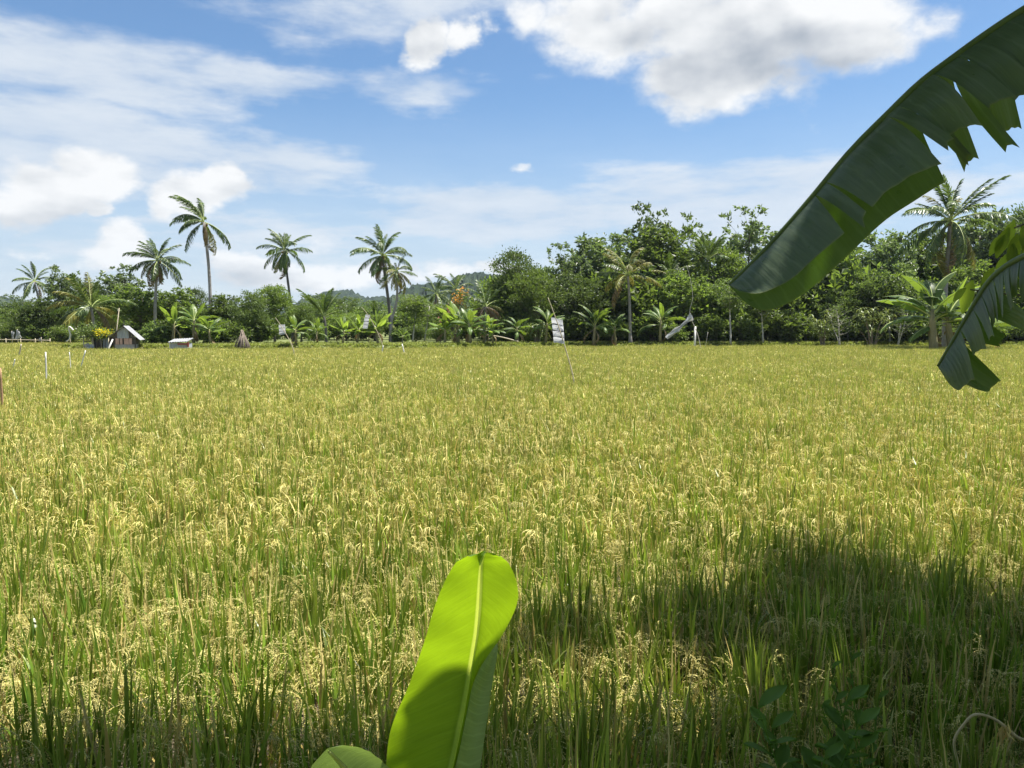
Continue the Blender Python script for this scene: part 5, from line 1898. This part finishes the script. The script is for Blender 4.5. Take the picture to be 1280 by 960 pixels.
# ------------------------------------------------------------------ young banana plant in front of the camera
def build_young():
    o = thing('banana_plant', 'young banana plant at the bottom centre with one upright glowing yellow-green leaf', 'banana plant', (0, 0, 0))
    Y0 = 1.55
    rows = [  # py, midrib px, left edge px, right edge px, depth of rib, left depth offset, right depth offset
        (691, 607, 600, 617, 1.36, 0.00, 0.00),
        (695, 604, 583, 627, 1.365, 0.005, 0.005),
        (703, 601, 570, 635, 1.37, 0.012, 0.015),
        (720, 600, 559, 644, 1.38, 0.02, 0.025),
        (742, 599, 549, 649, 1.40, 0.02, 0.03),
        (765, 598, 541, 644, 1.42, 0.02, 0.03),
        (790, 596, 534, 630, 1.445, 0.02, 0.03),
        (810, 593, 528, 617, 1.465, 0.025, 0.025),
        (835, 589, 519, 600, 1.49, 0.03, 0.015),
        (862, 585, 509, 588, 1.51, 0.03, 0.004),
        (890, 580, 496, 583, 1.525, 0.035, 0.003),
        (915, 575, 487, 578, 1.54, 0.04, 0.003),
        (940, 570, 484, 573, 1.55, 0.045, 0.003),
        (965, 564, 482, 567, 1.56, 0.05, 0.003),
        (1000, 556, 480, 559, 1.57, 0.05, 0.003),
        (1040, 548, 488, 551, 1.58, 0.05, 0.003),
        (1090, 540, 508, 543, 1.60, 0.03, 0.003),
    ]
    n = len(rows)
    # resample smoothly
    arr = np.array(rows, float)
    tq = np.linspace(0, n - 1, 70)
    arr = np.stack([np.interp(tq, np.arange(n), arr[:, k]) for k in range(7)], 1)
    ker = np.array([1, 2, 3, 2, 1]) / 9.0
    for k in range(1, 7):
        pad = np.concatenate([[arr[0, k]] * 2, arr[:, k], [arr[-1, k]] * 2])
        arr[:, k] = np.convolve(pad, ker, 'valid')
    rib = np.array([list(at(a[1], a[0], a[4])) for a in arr])
    g = Geo()
    base = np.array([[-0.17, 1.64, 1.35], [-0.18, 1.66, 1.1], [-0.18, 1.67, 0.75]])
    path = np.vstack([rib[::-1][:1] * 0 + rib[-1], base])
    st = Geo()
    st.tube(bez([rib[-1], base[0], base[1], base[2]], 12), np.linspace(0.018, 0.06, 12), 10)
    link('pseudostem', st.mesh('pseudostem', ['pseudostem']), o)
    rr = np.linspace(0.0022, 0.011, len(rib))
    g.tube(rib[-9:] + np.array([0, -0.004, 0]), rr[-9:], 8)
    lf = link('leaf', g.mesh('leaf', ['midrib']), o)
    for side, (ci, co) in (('l', (2, 5)), ('r', (3, 6))):
        ns = 26
        P = np.zeros((len(arr), ns, 3))
        SU = np.zeros((len(arr), ns))
        SV = np.zeros((len(arr), ns))
        for i, a in enumerate(arr):
            m = rib[i]
            e = np.array(list(at(a[ci], a[0] + (2 if i < 4 else 0), a[4] + a[co])))
            fold = 0.012 if side == 'l' else 0.03 * min(1, max(0, (a[0] - 760) / 100))
            for j in range(ns):
                s = (j / (ns - 1)) ** 1.5
                p = m * (1 - s) + e * s
                p = p + np.array([0.25, 1, 0]) * (4 * s * (1 - s) * fold * (1 if side == 'l' else 0.6))
                p = p + np.array([0, 1, 0]) * 0.0035 * math.sin(i * 0.55 + s * 2.0) * s
                # the rib stands out as a ridge
                p = p + np.array([0, -1, 0]) * (0.003 + 0.005 * i / len(arr)) * math.exp(-(s / 0.06) ** 2)
                # the top margin curls back
                if i < 8:
                    p = p + np.array([0, 0.004, 0.0]) * ((8 - i) / 8) ** 2
                P[i, j] = p
                SU[i, j] = 1 - i / len(arr) + 0.10 * s
                SV[i, j] = s
        g = Geo()
        g.grid(P, 0, SU, SV)
        link('blade', g.mesh('blade', ['banana_young'], attr=True), lf)
    # the still rolled part of the blade behind the midrib, pale waxy back
    L = [(800, 617, 1.55), (812, 610, 1.55), (840, 596, 1.555), (862, 586, 1.56), (900, 577, 1.565), (960, 563, 1.575), (1040, 546, 1.59), (1090, 540, 1.60)]
    Rr = [(798, 621, 1.56), (815, 622, 1.57), (845, 617, 1.60), (870, 613, 1.62), (905, 608, 1.64), (960, 600, 1.65), (1040, 586, 1.65), (1090, 572, 1.64)]
    a = bez([at(x, y, d) for y, x, d in L], 36)
    b = bez([at(x, y, d) for y, x, d in Rr], 36)
    P = np.zeros((36, 9, 3))
    SU = np.zeros((36, 9))
    SV = np.zeros((36, 9))
    for i in range(36):
        for j in range(9):
            v = j / 8
            P[i, j] = a[i] * (1 - v) + b[i] * v + np.array([0.1, -1, 0]) * 0.022 * math.sin(v * math.pi) * min(1, i / 8)
            SU[i, j] = i / 36
            SV[i, j] = 0.1 + 0.85 * v
    g = Geo()
    g.grid(P, 0, SU, SV)
    link('rolled_blade', g.mesh('rolled_blade', ['banana_back'], attr=True), lf)
    # second low leaf at its left foot
    mid = bez([at(545, 1090, 1.6), at(495, 1020, 1.52), at(440, 968, 1.44), at(409, 936, 1.38)][:4], 40)
    g = Geo()
    g.tube(mid[::2], np.linspace(0.009, 0.003, 20), 7)
    lf = link('leaf', g.mesh('leaf', ['midrib']), o)
    wd = lambda u: 0.085 * max(0.03, math.sin(min(1, u / 0.25) * 1.57) * (1 if u < 0.6 else math.sqrt(max(0, 1 - ((u - 0.6) / 0.4) ** 2))))
    for s in (-1, 1):
        g = Geo()
        lamina(g, mid, lambda t, s=s: (0.75 * s, 0.45 * s, 0.35), wd, -0.1, 0.5, [], 0.0, 5, 7, 0, 0.3, 0.02, 0, None, 0.04)
        link('blade', g.mesh('blade', ['banana_back'], attr=True), lf)
    # tip of a third leaf at the far left corner
    return o


build_young()


# ------------------------------------------------------------------ leafy tree at the right edge, shade trees behind the camera
def near_branch():
    o = thing('young_tree', 'small near tree with big yellow-green leaves at the right frame edge', 'tree', (0, 0, 0))
    g = Geo()
    Yb = 4.6
    a = at(1420, 420, Yb)
    tr = bez([(a.x + 0.3, Yb, 0), (a.x + 0.2, Yb, 1.6), at(1380, 380, Yb), at(1345, 250, Yb), at(1330, 120, Yb)], 12)
    g.tube(tr, np.linspace(0.06, 0.02, 12), 8)
    link('trunk', g.mesh('trunk', ['bark_tree']), o)
    tips = [((1345, 250), (1300, 272), (1268, 285)), ((1365, 330), (1310, 330), (1256, 330)), ((1372, 350), (1300, 360), (1243, 344)), ((1375, 370), (1290, 370), (1213, 362))]
    tw = Geo()
    for tp in tips:
        tw.tube(bez([at(x, y, Yb - 0.05 * i) for i, (x, y) in enumerate(tp)], 8), np.linspace(0.014, 0.004, 8), 5, cap=False)
    link('branch', tw.mesh('branch', ['bark_tree']), o)
    leaves = [(1268, 283, 100, 26), (1278, 290, 80, 30), (1262, 292, 110, 28), (1272, 300, 95, 30), (1283, 305, 85, 34), (1256, 300, 120, 22), (1290, 285, 70, 34), (1267, 312, 100, 26),
              (1258, 326, 100, 22), (1268, 332, 75, 24), (1243, 342, 120, 24), (1250, 350, 85, 22), (1216, 358, 100, 30), (1226, 362, 60, 22), (1208, 368, 140, 18), (1236, 356, 70, 20)]
    for (x, y, dr, ln) in leaves:
        p = np.array(at(x, y - 8, Yb - 0.1))
        L = ln * Yb / FPX * 1.25
        d = np.array([math.cos(R(dr)), random.uniform(-0.5, 0.3), -math.sin(R(dr)) * 0.95])
        d /= np.linalg.norm(d)
        s = np.cross(d, [0.2, 1, 0.3])
        s /= np.linalg.norm(s)
        nrm = np.cross(s, d)
        t = np.linspace(0, 1, 6)
        w = np.sin(np.clip(t, 0.03, 0.97) * math.pi) ** 0.8 * L * 0.22
        c = p + d[None] * (t * L)[:, None] + np.array([0, 0, -1]) * (0.12 * L * t ** 2)[:, None]
        g = Geo()
        g.grid(np.stack([c - s * w[:, None] + nrm * (w * 0.3)[:, None], c, c + s * w[:, None] + nrm * (w * 0.3)[:, None]], 1))
        link('leaf', g.mesh('leaf', ['leaf_yellow']), o)


near_branch()


def shade_tree(base, centre, rad, n, seed, label, leaf=0.24, gaps=(), extra=()):
    """unseen tree near the camera, its crown shaped to shade the near rice"""
    r = np.random.default_rng(seed)
    o = thing('shade_tree', label, 'tree', (base[0], base[1], base[2]))
    b = np.array(base, float)
    c = np.array(centre, float) - b
    g = Geo()
    g.tube(bez([(0, 0, -0.2), c * [0.25, 0.25, 0.4], c * [0.7, 0.7, 0.8], c], 10), np.linspace(0.2, 0.06, 10), 8)
    cl = []
    for k in range(n):
        d = r.normal(size=3)
        d /= np.linalg.norm(d)
        p = c + d * np.array(rad) * r.uniform() ** 0.4
        w = p + b
        # clumps that would hang into the camera's view are left out
        if w[1] > 0.2 and w[2] < 2.75 + 0.46 * w[1] + 0.5 and abs(w[0]) < 0.72 * w[1] + 0.6:
            continue
        # crown gaps shaped by where sun should reach the crop
        f = w - np.array(SUN) * ((w[2] - 0.95) / SUN.z)
        if any(x0 < f[0] < x1 and y0 < f[1] < y1 for x0, x1, y0, y1 in gaps):
            continue
        cl.append(p)
        if k % 6 == 0:
            g.tube(bez([c * r.uniform(0.6, 0.95), (c + p) / 2 + r.normal(0, 0.1, 3), p], 5), np.linspace(0.03, 0.008, 5), 4, cap=False)
    for fx, fy, zz in extra:  # clumps added where their shadow should fall on the crop
        p = np.array([fx, fy, 0.95]) + np.array(SUN) * ((zz - 0.95) / SUN.z) - b
        cl.append(p)
        g.tube(bez([c, (c + p) / 2 + [0, 0, 0.3], p], 6), np.linspace(0.05, 0.012, 6), 4, cap=False)
    link('trunk', g.mesh('trunk', ['bark_tree']), o)
    cl = np.array(cl)
    per = 100
    N = len(cl) * per
    P = np.repeat(cl, per, 0) + r.normal(size=(N, 3)) * 0.20
    g = Geo()
    g.leaves(P, r.normal(size=(N, 3)) + [0, 0, -0.3], leaf * r.uniform(0.7, 1.3, N), leaf * 0.5)
    link('crown', g.mesh('crown', ['leaf_mid'], smooth=False), o)


shade_tree((6.4, 2.6, 0.9), (4.8, 4.5, 7.9), (3.2, 2.8, 1.3), 320, 5, 'unseen overhanging tree right of the camera, crown shaped to shade the near rice',
           gaps=[(-3, 1.9, 3.75, 5.0), (1.4, 2.35, 3.95, 4.85), (2.9, 3.5, 4.6, 5.1), (0.5, 1.0, 4.9, 5.8), (1.7, 2.1, 5.1, 5.7), (-4, 0.2, 0, 9), (-4, 2.4, 5.8, 12), (3.7, 9, 6.3, 12), (-0.3, 0.95, 2.2, 3.15)],
           extra=[(2.75, 6.5, 7.4), (3.0, 6.8, 7.5), (2.8, 7.15, 7.6), (3.15, 6.3, 7.4), (2.6, 6.2, 7.2), (3.3, 6.6, 7.6)])
shade_tree((4.0, -2.5, 1.1), (1.6, 2.9, 7.0), (3.8, 2.1, 0.9), 330, 6, 'unseen overhanging tree behind the camera, crown shaped to shade the near rice',
           gaps=[(-6, 6, 3.95, 9), (-2.3, 0.7, -1.5, 2.0), (-6, -0.5, 3.72, 9), (-2.2, -1.5, 3.2, 9), (-0.6, 0.3, 3.5, 3.75), (-0.9, -0.5, 3.3, 3.7), (-0.3, 0.95, 2.2, 3.15)],
           extra=[(-2.0, 3.6, 6.5), (-1.4, 3.65, 6.6), (-0.9, 3.6, 6.4), (-0.5, 3.45, 6.5), (-1.7, 3.35, 6.6), (-1.1, 3.35, 6.4), (-2.4, 3.35, 6.5), (-2.1, 3.2, 6.3), (0.2, 3.5, 6.6), (0.7, 3.45, 6.4), (-2.6, 3.65, 6.5), (-2.2, 3.75, 6.6), (-1.65, 3.75, 6.5), (-1.15, 3.8, 6.5), (-0.65, 3.75, 6.4), (-0.2, 3.6, 6.5),
                  (-1.9, 3.1, 6.3), (-1.4, 3.15, 6.4), (-0.8, 3.15, 6.3), (-0.3, 3.2, 6.4), (-2.5, 3.0, 6.3), (0.5, 3.2, 6.4), (1.1, 3.3, 6.4), (1.6, 3.4, 6.4)])


def shade_grove():  # unseen plants added to block sky light over the near rice
    for i, (x, y, k, v, hs) in enumerate([(-6, -7, 'round', 1, 0.9), (0.5, -9, 'round', 0, 1.0), (7, -6, 'round', 1, 0.95), (12, -1, 'round', 0, 0.8), (-12, -5, 'round', 0, 0.9),
                                          (-3, -5.5, 'shrub', 0, 1.1), (3.5, -5.5, 'shrub', 1, 1.2)]):
        q = KIND[k][v]
        o = thing('broadleaf_tree' if k == 'round' else 'shrub', 'unseen leafy plant added behind the camera for shade', 'tree' if k == 'round' else 'shrub', (x, y, 1.1), 'unseen plants added behind the camera for shade', i * 1.3, (hs, hs, hs))
        link('trunk', q['trunk'], o)
        link('crown', q['crown'], o)


shade_grove()


# ------------------------------------------------------------------ weeds and dry stalk in the lower right corner
def weeds():
    specs = [(1010, 925, 3.0, 7, 'broad-leaved green weed among the shaded rice, bottom right', 0.13),
             (1085, 880, 3.2, 5, 'slim weed with small pale leaves right of the broad-leaved weed', 0.07)]
    for px, py, Y, ns, lb, ls in specs:
        p = at(px, py, Y)
        o = thing('weed', lb, 'weed', (p.x, Y, 0), None)
        tip = Geo()
        for k in range(ns):
            a = random.uniform(0, 6.28)
            q = np.array([0.2 * math.cos(a), 0.14 * math.sin(a), p.z + random.uniform(-0.05, 0.14)])
            c = bez([(0, 0, -0.05), (q[0] * 0.3, q[1] * 0.3, q[2] * 0.6), q], 8)
            tip.tube(c, np.linspace(0.006, 0.002, 8), 5, cap=False)
            for i in range(9):
                u = 0.55 + 0.45 * i / 8
                b = np.array([np.interp(u, np.linspace(0, 1, 8), c[:, j]) for j in range(3)])
                d = np.array([math.cos(i * 2.4), math.sin(i * 2.4), 0.55])
                L = ls * random.uniform(0.6, 1.1)
                s = np.cross(d, [0, 0, 1])
                t = np.linspace(0, 1, 5)
                w = np.sin(np.clip(t, 0.04, 0.97) * math.pi) * L * 0.28
                cc = b + d[None] * (t * L)[:, None] + np.array([0, 0, 0.2]) * (L * (t - 1.3 * t ** 2))[:, None]
                g = Geo()
                g.grid(np.stack([cc - s * w[:, None], cc + np.array([0, 0, -0.01]), cc + s * w[:, None]], 1))
                link('leaf', g.mesh('leaf', ['weed_leaf']), o)
        link('stem', tip.mesh('stem', ['weed_leaf']), o)
    Y = 2.9
    pts = [(1300, 940), (1272, 922), (1245, 900), (1220, 893), (1205, 905), (1193, 925), (1196, 948), (1205, 975)]
    P = [at(x, y, Y) for x, y in pts]
    o = thing('dry_stalk', 'pale dry stalk bent into a loop in the bottom right corner', 'stalk', (P[0].x + 0.2, Y, 0))
    L = [Vector((0.05, 0, -0.1)), Vector((0.0, 0, 0.7))] + [p - Vector((P[0].x + 0.2, Y, 0)) for p in P]
    g = Geo()
    g.tube(bez(L, 40), np.linspace(0.008, 0.004, 40), 6)
    link('stem', g.mesh('stem', ['straw_stem']), o)
    q = at(1258, 905, Y) - Vector((P[0].x + 0.2, Y, 0))
    g = Geo()
    n = 16
    g.leaves(np.tile(np.array(q), (n, 1)) + rng.normal(size=(n, 3)) * 0.008, rng.normal(size=(n, 3)) * 0.25 + [0, -0.1, -1], 0.10, 0.012)
    link('dry_leaf', g.mesh('dry_leaf', ['rice_dry']), o)


weeds()


# ------------------------------------------------------------------ humid air that pales the hills
def build_haze():
    m, T, out = new_mat('haze_air')
    v = T.node('ShaderNodeVolumePrincipled')
    v.inputs['Color'].default_value = (0.72, 0.86, 1.0, 1)
    v.inputs['Density'].default_value = HAZE
    v.inputs['Anisotropy'].default_value = 0.2
    T.l.new(v.outputs[0], out.inputs['Volume'])
    g = Geo()
    g.box((0, 1150, 88.0), (4200, 2500, 184.0))
    link('haze', g.mesh('haze', ['haze_air'], smooth=False), kind='stuff')


HAZE = 0.000085
build_haze()
